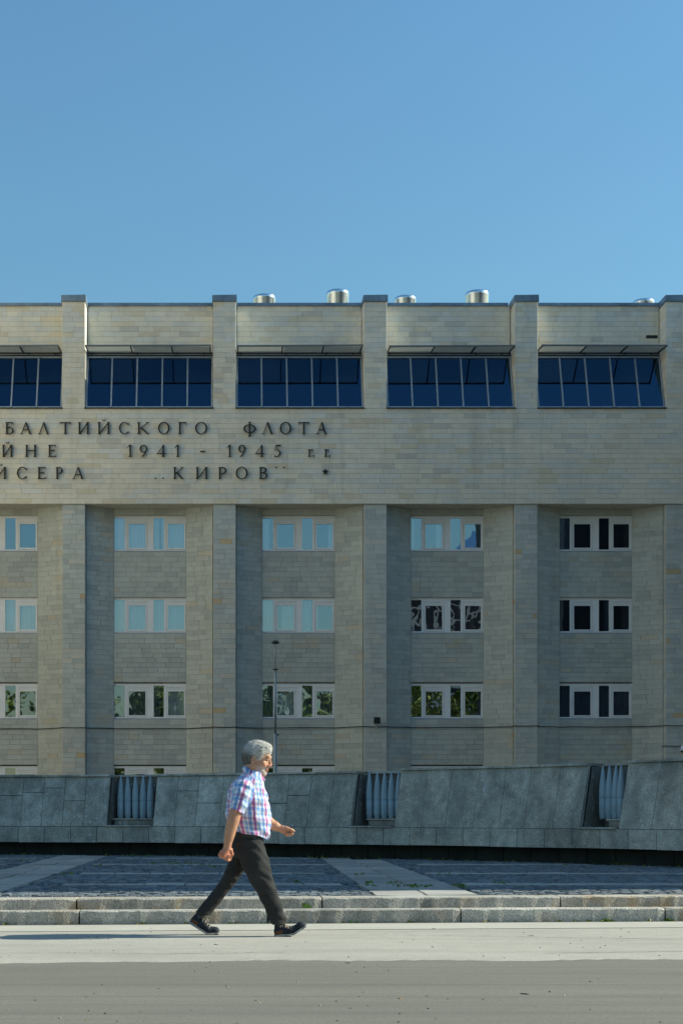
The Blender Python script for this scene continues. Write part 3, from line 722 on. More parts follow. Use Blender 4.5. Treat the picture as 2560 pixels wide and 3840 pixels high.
for si, (a, b) in enumerate(secs):
    zt = PZ + TOPS[si]; n = max(1, round((b - a) * WR / (.46 if si < 2 else .56)))
    cuts = [a + (b - a) * i / n + (random.uniform(-.003, .003) if 0 < i < n else 0) for i in range(n + 1)]
    for i in range(n):
        pa, pb = cuts[i] + .00008, cuts[i + 1] - .00008
        if si < 2 and 0 < i < n - 1 and random.random() < .8:
            zz = random.uniform(.45, .80); zm = Z_J + (zt - Z_J) * zz; rows = [(Z_J + .004, zm - .003), (zm + .003, zt)]
        else: rows = [(Z_J + .004, zt)]
        for z0, z1 in rows:
            m = MB(); pr = random.uniform(-.006, .006)
            curved_hexa(m, pa, pb, z0, z1, offz(z0, zt) + pr, offz(z0, zt) + .09, offz(z1, zt) + pr, offz(z1, zt) + .09, gran() if si < 2 else gran(.95, 1.08), .004 if si < 2 else .002)
            m.build('granite_slab', M['granite'], mem)
    ns = max(2, int((b - a) * WR / .5))
    for i in range(ns):                                         # solid body
        pa, pb = a + (b - a) * i / ns, a + (b - a) * (i + 1) / ns
        core.hexa([w3(pa, .10, Z_J), w3(pb, .10, Z_J), w3(pb, .78, Z_J), w3(pa, .78, Z_J), w3(pa, BAT + .07, zt - .01), w3(pb, BAT + .07, zt - .01), w3(pb, .78, zt - .01), w3(pa, .78, zt - .01)])
    # cheeks facing the niches, granite darkened to put niche shade into the tint
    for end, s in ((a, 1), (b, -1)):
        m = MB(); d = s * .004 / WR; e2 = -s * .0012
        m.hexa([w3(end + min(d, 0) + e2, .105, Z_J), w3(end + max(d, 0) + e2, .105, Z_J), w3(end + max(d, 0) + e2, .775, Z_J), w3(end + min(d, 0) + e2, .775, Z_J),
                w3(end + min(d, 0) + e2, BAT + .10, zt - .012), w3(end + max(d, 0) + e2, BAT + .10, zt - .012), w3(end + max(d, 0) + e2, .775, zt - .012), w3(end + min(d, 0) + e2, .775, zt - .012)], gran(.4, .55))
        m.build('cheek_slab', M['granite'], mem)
    nc = max(2, round((b - a) * WR / .85))
    for i in range(nc):                                         # coping stones
        pa, pb = a + (b - a) * i / nc + .0002, a + (b - a) * (i + 1) / nc - .0002
        m = MB(); zj = random.uniform(-.004, .005); g = gran(1.0, 1.3)
        curved_hexa(m, pa, pb, zt + .003, zt + .045 + zj, BAT - .02, .80, BAT - .02, .80, g, .004)
        m.build('coping_stone', M['granite'], mem)
nl = round((PH1 - PH0) * WR / .55)
for i in range(nl):                                             # lower course, overhanging a recessed plinth
    pa, pb = PH0 + (PH1 - PH0) * i / nl + .00015, PH0 + (PH1 - PH0) * (i + 1) / nl - .00015
    m = MB(); pr = random.uniform(-.004, .004)
    curved_hexa(m, pa, pb, Z_B + random.uniform(-.004, .004), Z_J - .003, pr, .5, pr, .5, gran(.85, 1.12)); m.build('base_slab', M['granite'], mem)
    m = MB(); curved_hexa(m, pa, pb, PZ - .03, Z_B - .012, .42, .8, .42, .8, None, .006); m.build('plinth_stone', M['plinth'], mem)
    core.hexa([w3(pa, .5, Z_B), w3(pb, .5, Z_B), w3(pb, .78, Z_B), w3(pa, .78, Z_B), w3(pa, .5, Z_J), w3(pb, .5, Z_J), w3(pb, .78, Z_J), w3(pa, .78, Z_J)])
for i, (a, b) in enumerate(nphi):
    zt = PZ + TOPS[i]
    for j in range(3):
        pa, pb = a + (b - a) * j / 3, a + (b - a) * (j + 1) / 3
        m = MB(); curved_hexa(m, pa + .0002, pb - .0002, Z_J + .02, zt - .003, .68, .78, .68, .78, gran(.35, .5)); m.build('niche_back_slab', M['granite'], mem)  # back slabs darkened too, the recess shade is in their tint
    m = MB(); curved_hexa(m, a + .0005, b - .0005, zt + .001, zt + .045, .64, .80, .64, .80, gran(1.0, 1.2), .004); m.build('coping_stone', M['granite'], mem)
    m = MB(); curved_hexa(m, a - .0008, b - .003, Z_J - .001, Z_J + .028, -.03, .67, -.03, .67, gran(.95, 1.1), .004); m.build('niche_floor_slab', M['granite'], mem)
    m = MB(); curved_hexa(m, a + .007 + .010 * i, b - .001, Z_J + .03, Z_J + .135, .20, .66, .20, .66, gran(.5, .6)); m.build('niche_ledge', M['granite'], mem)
    m = MB(); curved_hexa(m, a + .005 + .010 * i, b - .001, Z_J + .137, Z_J + .165, .175, .665, .175, .665, gran(.8, .95), .003); m.build('ledge_top', M['granite'], mem)
core.build('wall_body', M['plinth'], mem)

# artillery shells standing in the niches
SH = .885
prof = [(.001, 0), (.052, 0), (.055, .004), (.0665, .085), (.0665, .096), (.0715, .100), (.0715, .112), (.0665, .116), (.0665, .122), (.068, .126), (.0685, .335), (.0655, .339), (.0655, .345), (.0695, .350), (.0705, .372)]
prof += [(.0705 - .0585 * ((z - .372) / (SH - .008 - .372)) ** 1.75, z) for z in [.372 + (SH - .008 - .372) * i / 16 for i in range(1, 17)]] + [(.007, SH - .002), (.001, SH)]
sm = MB(); sm.lathe(prof, n=28); me_shell = sm.mesh('artillery_shell', True); me_shell.materials.append(M['shell'])
SHELLS = [([452.7, 480.4, 509, 537, 564], 'left niche', ('leftmost', 'second from left', 'middle', 'second from right', 'rightmost'), 'five'),
          ([1386, 1414, 1441, 1468, 1494], 'middle niche', ('leftmost', 'second from left', 'middle', 'fourth from left', 'half hidden rightmost'), 'five'),
          ([2260, 2283, 2306, 2328], 'right niche', ('leftmost', 'second from left', 'third from left', 'half hidden rightmost'), 'four')]
for i, (pxs, where, ords, num) in enumerate(SHELLS):
    for px, od in zip(pxs, ords):
        ph = phi_of_px(px, off=.42); o = link('artillery_shell', me_shell); o.location = w3(ph, .42, Z_J + .1655)
        o.rotation_euler = (random.uniform(-.012, .012), random.uniform(-.012, .012), random.uniform(0, 6))
        tag(o, f'{od} of the blue grey shells in the {where}', 'shell', 'artillery shells in the wall niches')

# ------------------------------------------------------------------ lamp post behind the wall
LD = 42.0; lx = wx(1032, LD); lz = wz(2397, LD)
lp = empty('lamp_post', (lx, LD, PZ)); tag(lp, 'slim grey lamp post with mushroom head rising behind the memorial wall', 'lamp post')
m = MB(); zc, zd = wz(2752, LD), wz(2510, LD)
m.tube([(lx, LD, PZ), (lx, LD, zc)], [.046, .042], 14); m.tube([(lx, LD, zc), (lx, LD, zd)], [.037, .030], 14); m.tube([(lx, LD, zd), (lx, LD, lz)], [.019, .016], 12)
m.build('pole', M['pole'], lp, True)
m = MB(); m.lathe([(.03, -.012), (.085, -.010), (.085, .010), (.03, .012)], (lx, LD, zd), 16); m.build('collar', M['darkmetal'], lp, True)
m = MB(); m.lathe([(.02, .045), (.05, .04), (.09, .015), (.115, -.03), (.118, -.045), (.10, -.05), (.02, -.035)], (lx, LD, wz(2407, LD)), 20); m.build('lamp_shade', M['darkmetal'], lp, True)
m = MB(); m.tube([(lx + .05, LD - .03, zc - .02), (lx + .085, LD - .05, zc - .03)], [.02, .03], 8); m.build('junction_box', M['darkmetal'], lp)

# ------------------------------------------------------------------ floodlight, cables, surveillance camera on the facade
fx, fz = wx(1411, 57.9), wz(2701, 57.9)
fl = empty('floodlight', (fx, FY + .05, fz - .2)); tag(fl, 'small black square floodlight fixed to the middle stone pier', 'floodlight')
m = MB(); m.hexa([(fx - .13, FY - .30, fz - .15), (fx + .13, FY - .30, fz - .15), (fx + .10, FY - .12, fz - .08), (fx - .10, FY - .12, fz - .08), (fx - .13, FY - .36, fz + .10), (fx + .13, FY - .36, fz + .10), (fx + .10, FY - .14, fz + .12), (fx - .10, FY - .14, fz + .12)]); m.build('lamp_housing', M['darkmetal'], fl)
m = MB(); m.bar((fx, FY - .2, fz - .12), (fx, FY + .04, fz - .24), .04, .05); m.box(fx - .05, fx + .05, FY + .0, FY + .06, fz - .30, fz - .20); m.build('wall_bracket', M['sill'], fl)
pts = []
for k in range(NB + 1):
    xl = P0 + k * PER; zq = lambda x: 4.56 + .0035 * x + random.uniform(-.012, .012)
    pts += [(xl - .03, RY - CANT - .03, zq(xl)), (xl - .03, FY + .02, zq(xl)), (xl + PW / 2, FY + .03, zq(xl) - .012), (xl + PW + .03, FY + .02, zq(xl)), (xl + PW + .03, RY - CANT - .03, zq(xl))]
    for u in (1.6, 1.98, 2.6, 3.4, 4.3, 4.9, 5.4): pts.append((xl + u, RY - .03 - CANT * max(0, (1.98 - u) / 1.04, (u - 4.9) / 1.06), zq(xl + u)))
m = MB(); m.tube(pts[:-7], .019, 6); o = m.build('facade_cable', M['darkmetal']); tag(o, 'long black cable strung across the facade below the third window row', 'cable')
D5 = 58.0; m = MB()
m.tube([(wx(2452, 58.8), RY - .28, wz(2813, 58.8)), (wx(2457, 58.8), RY - .32, wz(2818, 58.8)), (wx(2464, 58.8), RY - .33, wz(2817, 58.8)), (wx(2470, 58.5), RY - .34, wz(2810, 58.6)), (P0 + 5 * PER - .02, RY - .4, wz(2801, 58.6)), (P0 + 5 * PER - .02, FY + .02, wz(2797, 58)), (P0 + 5 * PER + .4, FY + .02, wz(2799, 58)), (P0 + 5 * PER + .9, FY + .03, wz(2794, 58))], .02, 6)
o = m.build('short_cable', M['darkmetal']); tag(o, 'short black cable hooked round the rightmost pier beside the camera', 'cable')
cx_, cz_ = wx(2556, 57.8), wz(2808, 57.8)
sc = empty('surveillance_camera', (cx_, FY + .05, cz_)); tag(sc, 'white surveillance camera at the right edge on the last pier', 'camera')
m = MB(); m.bar((cx_ - .05, FY - .32, cz_ - .10), (cx_ + .06, FY - .06, cz_ + .10), .10, .09); m.build('camera_body', M['upvc'], sc)
m = MB(); m.bar((cx_ - .057, FY - .335, cz_ - .112), (cx_ - .048, FY - .315, cz_ - .097), .085, .075); m.build('lens', M['darkmetal'], sc)
m = MB(); m.bar((cx_ + .01, FY - .16, cz_ - .04), (cx_ + .02, FY + .05, cz_ - .13), .05, .06); m.build('wall_bracket', M['sill'], sc)

# ------------------------------------------------------------------ surroundings that light, shade and mirror the scene
wg = empty('bounce_wing', (-16, 44, 0)); tag(wg, 'pale unseen wing added outside the frame to the left to bounce warm light', 'building')
m = MB(); m.box(-26, -13.6, 33, 57.9, 0, 31); m.build('wall', M['plaster'], wg)  # unseen box added to throw warm sunlight onto the facade
m = MB(); m.box(-26.2, -13.5, 32.8, 57.95, 31, 31.6); m.build('parapet', M['zinc'], wg)
for r in range(4):
    for c in range(5):
        m = MB(); m.box(-13.62, -13.57, 34.5 + c * 4.6, 36.3 + c * 4.6, 2 + r * 4.2, 3.7 + r * 4.2); m.build('window', M['darkmetal'], wg)
rb = empty('shade_block', (24, 30, 0)); tag(rb, 'plain tall block added unseen to the right to shade the forecourt and darken the facade', 'building')
SH_Y = 17.34
m = MB(); m.box(17, 22, SH_Y, 44, 0, 31); m.build('wall', M['tower'], rb)  # added off-frame box, sized to shade the forecourt and dim the lower facade
m = MB(); m.box(19.8, 25, 44.02, 54, 0, 22); m.build('low_shade_wall', M['tower'], rb)  # added lower box, keeps sun off the ground before the facade
m = MB(); m.box(16.95, 22.05, SH_Y + .02, 44.05, 31, 31.4); m.build('parapet', M['zinc'], rb)
for r in range(8):
    for c in range(5):
        m = MB(); m.box(16.96, 17.02, 26.0 + c * 3.6, 27.8 + c * 3.6, 2.2 + r * 3.3, 3.8 + r * 3.3); m.build('window', M['sill'], rb)
ob = empty('opposite_building', (30, -62, 0)); tag(ob, 'tall glazed building with pale bands far behind the photographer', 'building')
m = MB(); m.box(20.5, 44, -78, -62, 0, 30.5); m.build('wall', M['tower'], ob)
for r in range(9):
    m = MB(); m.box(20.4, 44.1, -61.98, -61.7, 3.0 + r * 3.3, 3.7 + r * 3.3); m.build('pale_band', M['sill'], ob)
for c in range(7):
    m = MB(); m.box(20.5 + c * 3.8, 21.1 + c * 3.8, -61.97, -61.75, 0, 30.5); m.build('pale_mullion', M['sill'], ob)
m = MB(); m.face([(26.5, -62, 30.5), (34.5, -62, 30.5), (30.6, -66, 36.6)]); m.face([(34.5, -62, 30.5), (34.5, -72, 30.5), (30.6, -66, 36.6)]); m.face([(26.5, -72, 30.5), (26.5, -62, 30.5), (30.6, -66, 36.6)]); m.face([(34.5, -72, 30.5), (26.5, -72, 30.5), (30.6, -66, 36.6)])
m.build('roof', M['steel'], ob)
def tree(x, y, h, r, seed, lab, nc=72, grp='street trees behind the photographer'):
    rr = random.Random(seed); t = empty('street_tree', (x, y, 0)); tag(t, lab, 'tree', grp)
    m = MB(); m.tube([(x, y, 0), (x + .1, y, h * .3), (x - .1, y + .1, h * .6), (x, y, h * .9)], [.28, .22, .14, .04], 10)
    for i in range(9):
        a = rr.uniform(0, 6.28); z0 = h * rr.uniform(.25, .6); L = r * rr.uniform(.6, .9)
        m.tube([(x, y, z0), (x + math.cos(a) * L * .5, y + math.sin(a) * L * .5, z0 + L * .35), (x + math.cos(a) * L, y + math.sin(a) * L, z0 + L * .8)], [.1, .06, .02], 6)
    m.build('trunk', M['bark'], t)
    m = MB(); cl = []
    for i in range(nc):
        while True:
            p = Vector((rr.uniform(-1, 1), rr.uniform(-1, 1), rr.uniform(-1, 1)))
            if .35 < p.length < 1: break
        cl.append((Vector((x + p.x * r, y + p.y * r, h * .62 + p.z * h * .37)), rr.uniform(.7, 1.5), rr.uniform(.6, 1.25)))
    for c, cr, g in cl:
        for i in range(95):
            d = Vector((rr.gauss(0, 1), rr.gauss(0, 1), rr.gauss(0, 1))).normalized(); p = c + d * cr * rr.uniform(.5, 1)
            a = Vector((rr.gauss(0, 1), rr.gauss(0, 1), rr.gauss(0, 1))).normalized(); b = a.cross(d).normalized(); s = rr.uniform(.2, .38)
            gg = g * rr.uniform(.8, 1.2)
            m.face([p - a * s, p + b * s * .6, p + a * s, p - b * s * .6], (.21 * gg, .25 * gg, .06 * gg))
    o = m.build('crown', M['leaf'], t)
for i, (x, y, h, r) in enumerate(((-24, -23, 15.0, 4.5), (-14, -24, 16, 5.0), (-4, -22, 14.6, 4.4), (6, -24, 15.6, 4.8), (16, -23, 16, 4.8), (25, -25, 15, 4.2))):
    tree(x, y, h, r, 50 + i, f'leafy street tree behind the photographer, number {i + 1} from the left' if False else ('leafy street tree behind the photographer, ' + ('leftmost', 'second from the left', 'third from the left', 'third from the right', 'second from the right', 'rightmost')[i]))

# ------------------------------------------------------------------ weeds in the joints
def weed(mb, x, y, z, n, s, rr, up=.6, yellow=.0):
    for i in range(n):
        a = rr.uniform(0, 6.28); L = s * rr.uniform(.6, 1.2); e = rr.uniform(.25, 1.0) * up
        d = Vector((math.cos(a) * (1 - e * .7), math.sin(a) * .5 * (1 - e * .7), e)).normalized(); sd = d.cross(Vector((rr.uniform(-.3, .3), 1, rr.uniform(-.3, .3)))).normalized()
        p = Vector((x + rr.uniform(-s, s) * .5, y + rr.uniform(-.01, .01), z)); wd = L * rr.uniform(.16, .3); g = rr.uniform(.7, 1.2); yl = rr.random() < yellow
        t = (.30 * g, .24 * g, .05 * g) if yl else (.12 * g, .21 * g, .03 * g)
        q = p + d * L * .55
        mb.face([p, q + sd * wd, p + d * L - Vector((0, 0, L * .12)), q - sd * wd], t)
wr = random.Random(5); wm = MB()
for px in [20, 215, 230, 530, 545, 585, 705, 860, 895, 1290, 1330, 1345, 1490, 1540, 1560, 1690, 1830, 1950, 2070, 2130, 2185, 2240, 2420, 2475, 980, 1240]:
    D = 14.0; x = wx(px + wr.uniform(-8, 8), D); weed(wm, x, kerb_y(x) - .012, .004, wr.randint(3, 7), wr.uniform(.018, .04), wr, .7, .35)
for px, D in [(1388, 16.8), (1395, 17.5), (1500, 16.6), (1545, 16.65), (1556, 16.6), (1610, 16.6), (1720, 16.6), (1735, 16.5), (1480, 17.5), (1110, 17.5), (1660, 20.1), (740, 24.5), (700, 24.6), (720, 25.2), (760, 24.2), (810, 22.9), (790, 22.8), (835, 22.9), (570, 24.8), (620, 25), (655, 24.6), (256, 20.0), (365, 23.4), (90, 26), (1205, 27.6), (2100, 23.8), (1350, 19.8), (1860, 17.4)]:
    for q in range(5): weed(wm, wx(px + wr.uniform(-22, 22), D), D + wr.uniform(-.25, .25), PZ - .005, 4, wr.uniform(.02, .05), wr, .8, .35)
for i in range(70):
    ph = wr.uniform(phi_of_px(0), phi_of_px(2560)); x, y = wall_pt(ph, .3); weed(wm, x, y, PZ - .01, 4, wr.uniform(.03, .07), wr, .8, .3)
o = wm.build('weeds', M['weed']); tag(o, 'tiny green weeds sprouting from the paving and kerb joints', 'weeds', kind='stuff')
def plant(px, dz, yoff, n, s, up, seed, lab):
    D = 14.05; x = wx(px, D); y = kerb_y(x) + yoff; mb = MB(); weed(mb, x, y, dz, n, s, random.Random(seed), up)
    me = mb; o = me.build('weed_plant', M['weed']); tag(o, lab, 'weed', 'single weeds on the steps')
plant(1143, .136, .19, 6, .07, 1.0, 1, 'upright green weed growing between the two granite steps')
plant(2300, .004, -.02, 22, .06, .55, 2, 'broad bright green weed at the foot of the lower step')
plant(2548, .004, -.02, 14, .05, .5, 3, 'low green weed at the right edge below the lower step')
plant(1328, .004, -.02, 12, .04, .5, 4, 'small round green weed below the lower step right of the man')
# ------------------------------------------------------------------ the walking man
MY, MK = 12.7, 433.0
def mx(px): return (px - 850) / MK
def mz(py): return 1.035 + (3060 - py) / MK
class Field:
    """signed distance grid with smooth unions, polygonised by surface nets"""
    def __init__(self, lo, hi, h):
        self.lo = np.array(lo, float); self.h = h; self.n = np.ceil((np.array(hi) - self.lo) / h).astype(int) + 1
        self.d = np.full(self.n, .2, np.float32)
        self.ax = [self.lo[i] + h * np.arange(self.n[i]) for i in range(3)]
    def block(self, a, b, mg):
        i0 = np.maximum(np.floor((np.minimum(a, b) - mg - self.lo) / self.h).astype(int), 0); i1 = np.minimum(np.ceil((np.maximum(a, b) + mg - self.lo) / self.h).astype(int) + 1, self.n)
        if (i1 <= i0).any(): return None
        sl = tuple(slice(i0[i], i1[i]) for i in range(3))
        X, Y, Z = np.meshgrid(*[self.ax[i][sl[i]] for i in range(3)], indexing='ij'); return sl, X, Y, Z
    def put(self, sl, d, k, sub=False):
        o = self.d[sl]; d = d.astype(np.float32)
        if sub:
            d = -d; h = np.clip(.5 - .5 * (o - d) / k, 0, 1); self.d[sl] = o * (1 - h) + d * h + k * h * (1 - h)
        else:
            h = np.clip(.5 + .5 * (o - d) / k, 0, 1); self.d[sl] = o * (1 - h) + d * h - k * h * (1 - h)
    def cone(self, a, b, ra, rb, k=.012, sy=1.0, sub=False):
        a, b = np.array(a, float), np.array(b, float); r = max(ra, rb) * max(1, sy)
        bl = self.block(a, b, r + k + 3 * self.h)
        if bl is None: return
        sl, X, Y, Z = bl; ab = b - a; L2 = max(ab @ ab, 1e-9)
        t = np.clip(((X - a[0]) * ab[0] + (Y - a[1]) * ab[1] + (Z - a[2]) * ab[2]) / L2, 0, 1)
        d = np.sqrt((X - a[0] - t * ab[0]) ** 2 + ((Y - a[1] - t * ab[1]) / sy) ** 2 + (Z - a[2] - t * ab[2]) ** 2) - (ra + (rb - ra) * t)
        self.put(sl, d, k, sub)
    def chain(self, pts, rad, k=.012, sy=1.0):
        for i in range(len(pts) - 1): self.cone(pts[i], pts[i + 1], rad[i], rad[i + 1], k, sy)
    def ell(self, c, r, M3=None, k=.012, sub=False):
        c = np.array(c, float); r = np.array(r, float); bl = self.block(c, c, r.max() + k + 3 * self.h)
        if bl is None: return
        sl, X, Y, Z = bl; P = np.stack([X - c[0], Y - c[1], Z - c[2]], -1)
        if M3 is not None: P = P @ M3                        # columns of M3 are the local axes
        q = np.sqrt(((P / r) ** 2).sum(-1)); g = np.sqrt(((P / r ** 2) ** 2).sum(-1)) + 1e-9
        self.put(sl, q * (q - 1) / g, k, sub)
    def stack(self, rows, k=.012, p=2.3, wob=None):
        """rows: (z, x0, x1, cy, b): horizontal sections given by their front and back edge and their half width in depth"""
        rows = sorted(rows); A = np.array(rows, float); z0, z1 = A[0, 0], A[-1, 0]
        lo = np.array([A[:, 1].min(), (A[:, 3] - A[:, 4]).min(), z0]); hi = np.array([A[:, 2].max(), (A[:, 3] + A[:, 4]).max(), z1])
        bl = self.block(lo, hi, k + 4 * self.h)
        sl, X, Y, Z = bl; zz = Z[0, 0, :]
        zf = np.linspace(z0, z1, 200); C = [np.interp(zf, A[:, 0], A[:, i]) for i in range(1, 5)]
        ker = np.hanning(15); ker /= ker.sum(); C = [np.convolve(np.pad(c, 7, 'edge'), ker, 'valid') for c in C]
        x0, x1, cy, b = [np.interp(zz, zf, c) for c in C]
        cx, a = (x0 + x1) / 2, np.maximum((x1 - x0) / 2, .004)
        q = (np.abs((X - cx) / a) ** p + np.abs((Y - cy) / b) ** p) ** (1 / p)
        d = (q - 1) * np.minimum(a, b) * .9
        if wob is not None: d = d + wob(X, Y, Z)
        d = np.maximum(d, np.maximum(Z - z1, z0 - Z)); self.put(sl, d, k)
    def mesh(self, smooth=2):
        f = self.d; s = f < 0
        c8 = [s[i:s.shape[0] - 1 + i, j:s.shape[1] - 1 + j, k:s.shape[2] - 1 + k] for i in (0, 1) for j in (0, 1) for k in (0, 1)]
        cnt = sum(c.astype(np.uint8) for c in c8); act = (cnt > 0) & (cnt < 8); I = np.argwhere(act); N = len(I)
        idx = np.full(act.shape, -1, np.int32); idx[act] = np.arange(N)
        off = np.array([(i, j, k) for i in (0, 1) for j in (0, 1) for k in (0, 1)])
        val = np.stack([f[I[:, 0] + o[0], I[:, 1] + o[1], I[:, 2] + o[2]] for o in off], 1)
        acc = np.zeros((N, 3)); num = np.zeros(N)
        for a in range(8):
            for b in range(a + 1, 8):
                if abs(off[a] - off[b]).sum() != 1: continue
                cr = (val[:, a] < 0) != (val[:, b] < 0); t = val[cr, a] / (val[cr, a] - val[cr, b])
                acc[cr] += off[a] + t[:, None] * (off[b] - off[a]); num[cr] += 1
        V = self.lo + self.h * (I + acc / num[:, None])
        Q = []
        for ax in range(3):
            o1, o2 = (ax + 1) % 3, (ax + 2) % 3
            sa = [slice(None)] * 3; sb = [slice(None)] * 3; sa[ax] = slice(0, -1); sb[ax] = slice(1, None)
            for o in (o1, o2): sa[o] = slice(1, -1); sb[o] = slice(1, -1)
            A, B = s[tuple(sa)], s[tuple(sb)]
            for flip, msk in ((False, A & ~B), (True, ~A & B)):
                E = np.argwhere(msk); e = E.copy(); e[:, o1] += 1; e[:, o2] += 1
                def cell(d1, d2):
                    q = e.copy(); q[:, o1] += d1; q[:, o2] += d2; return idx[q[:, 0], q[:, 1], q[:, 2]]
                q = np.stack([cell(-1, -1), cell(0, -1), cell(0, 0), cell(-1, 0)], 1)
                Q.append(q[:, ::-1] if flip else q)
        Q = np.concatenate(Q); Q = Q[(Q >= 0).all(1)]
        E = np.concatenate([Q[:, [0, 1]], Q[:, [1, 2]], Q[:, [2, 3]], Q[:, [3, 0]]])
        for _ in range(smooth):
            sm_ = np.zeros_like(V); ct = np.zeros(N)
            for a, b in ((0, 1), (1, 0)):
                np.add.at(sm_, E[:, a], V[E[:, b]]); np.add.at(ct, E[:, a], 1)
            V = V * .5 + .5 * sm_ / np.maximum(ct, 1)[:, None]
        return V, Q
def npmesh(name, V, Q, mat, parent, colors=None, floats=None):
    me = bpy.data.meshes.new(name); me.from_pydata(V.tolist(), [], Q.tolist())
    if colors is not None:
        at = me.attributes.new('tint', 'FLOAT_COLOR', 'POINT'); at.data.foreach_set('color', np.concatenate([colors, np.ones((len(V), 1))], 1).astype(np.float32).ravel())
    for nm, ar in (floats or {}).items():
        at = me.attributes.new(nm, 'FLOAT', 'POINT'); at.data.foreach_set('value', ar.astype(np.float32))
    me.shade_smooth(); me.materials.append(mat)
    o = bpy.data.objects.new(name, me); COL.objects.link(o); o.parent = parent; o.location = Vector((0, MY, 0)) - parent.location
    return o
man = empty('person', (mx(930), MY, 0)); tag(man, 'grey haired man in plaid short sleeved shirt and dark trousers striding right', 'person')
def MP(px, py, y): return np.array((mx(px), y, mz(py)))
# --- head frame
hc = MP(967, 2846, 0.0); yaw, pit = R(-14), R(13); HS = 1.13
hf = np.array((math.cos(yaw) * math.cos(pit), math.sin(yaw) * math.cos(pit), -math.sin(pit))); hs = np.array((-math.sin(yaw), math.cos(yaw), 0)); hu = np.cross(hf, hs)
HM = np.stack([hf, hs, hu], 1)
def hp(f, s, u): return hc + HS * (hf * f + hs * s + hu * u)
B = Field((-.10, -.37, -.01 + .55), (.66, .34, 1.72), .0042)
# skull, face, neck
B.ell(hp(-.012, 0, .040), np.array((.100, .078, .088)) * HS, HM, .01)
B.ell(hp(.030, 0, -.020), np.array((.062, .064, .085)) * HS, HM, .02)
B.cone(hp(.066, 0, -.098), hp(.060, 0, -.088), .026 * HS, .03 * HS, .02, 1.2)
for s in (-1, 1):
    B.cone(hp(-.012, s * .056, -.055), hp(.058, s * .018, -.098), .022 * HS, .022 * HS, .022)
    B.ell(hp(.058, s * .040, -.030), np.array((.026, .024, .026)) * HS, HM, .015)
B.cone(hp(.030, 0, -.10), hp(.0, 0, -.115), .036 * HS, .05 * HS, .025, 1.2)      # fold under the chin
B.cone(hp(.080, -.034, .030), hp(.080, .034, .030), .015 * HS, .015 * HS, .012)   # brow
for s in (-1, 1):
    B.ell(hp(.098, s * .032, .010), np.array((.016, .017, .011)) * HS, HM, .010, True)
    B.ell(hp(.076, s * .031, .009), np.array((.014, .015, .012)) * HS, HM, .004)
B.cone(hp(.088, 0, .022), hp(.107, 0, -.026), .0095 * HS, .0125 * HS, .010)
B.cone(hp(.108, 0, -.028), hp(.098, 0, -.034), .0115 * HS, .012 * HS, .008)
for s in (-1, 1): B.ell(hp(.097, s * .014, -.032), np.array((.013, .010, .010)) * HS, HM, .006)
B.cone(hp(.088, -.018, -.058), hp(.088, .018, -.058), .0085 * HS, .0085 * HS, .006); B.cone(hp(.086, -.016, -.072), hp(.086, .016, -.072), .009 * HS, .009 * HS, .006)
B.cone(hp(.101, -.024, -.0655), hp(.101, .024, -.0655), .0042 * HS, .0042 * HS, .003, 1, True)
for s in (-1, 1):
    B.ell(hp(-.014, s * .080, -.012), np.array((.020, .010, .034)) * HS, HM, .006); B.ell(hp(-.008, s * .091, -.008), np.array((.010, .006, .018)) * HS, HM, .004, True)
B.cone(hp(-.030, 0, -.045), MP(930, 2915, 0), .060 * HS, .058, .02, 1.0); B.cone(hp(.0, 0, -.06), MP(958, 2930, 0), .052 * HS, .06, .02, 1.05)
# trunk and thighs, under the clothes
B.stack([(mz(3170), mx(900), mx(960), 0, .10), (mz(3120), mx(895), mx(968), 0, .12), (mz(3080), mx(885), mx(985), 0, .14), (mz(2990), mx(882), mx(978), 0, .15), (mz(2955), mx(892), mx(968), 0, .13), (mz(2915), mx(918), mx(966), 0, .07)], .02)
# near arm: shoulder, elbow, wrist
B.cone(MP(905, 2965, -.15), MP(900, 2985, -.20), .05, .045, .02)
B.stack([(mz(2965), mx(888), mx(922), -.20, .042), (mz(3020), mx(871), mx(910), -.225, .044), (mz(3045), mx(858), mx(905), -.235, .047), (mz(3062), mx(853.5), mx(902), -.24, .046), (mz(3080), mx(849.5), mx(897), -.245, .047),
         (mz(3107), mx(844), mx(888), -.25, .045), (mz(3139), mx(840), mx(878), -.252, .039), (mz(3160), mx(839), mx(870), -.253, .032), (mz(3176), mx(838), mx(867), -.253, .028), (mz(3186), mx(836), mx(866), -.253, .027)], .012, 2.1)
# near fist
B.ell(MP(845, 3196, -.252), (.036, .028, .046), None, .012)
B.cone(MP(852, 3182, -.255), MP(838, 3205, -.262), .028, .030, .01, .9)
for i in range(4):
    kx, ky = 825 + i * 9.5, 3196 + i * 5.0
    B.chain([MP(kx + 6, ky - 6, -.262 + i * .001), MP(kx - 1, ky + 6.5, -.264), MP(kx + 2, ky + 13, -.245), MP(kx + 9, ky + 10, -.228)], [.0135, .0128 - .0006 * i, .0115 - .0006 * i, .0105], .0035)
B.chain([MP(865, 3184, -.243), MP(869, 3201, -.233), MP(862, 3215, -.228), MP(852, 3219, -.232)], [.018, .0155, .013, .011], .006)
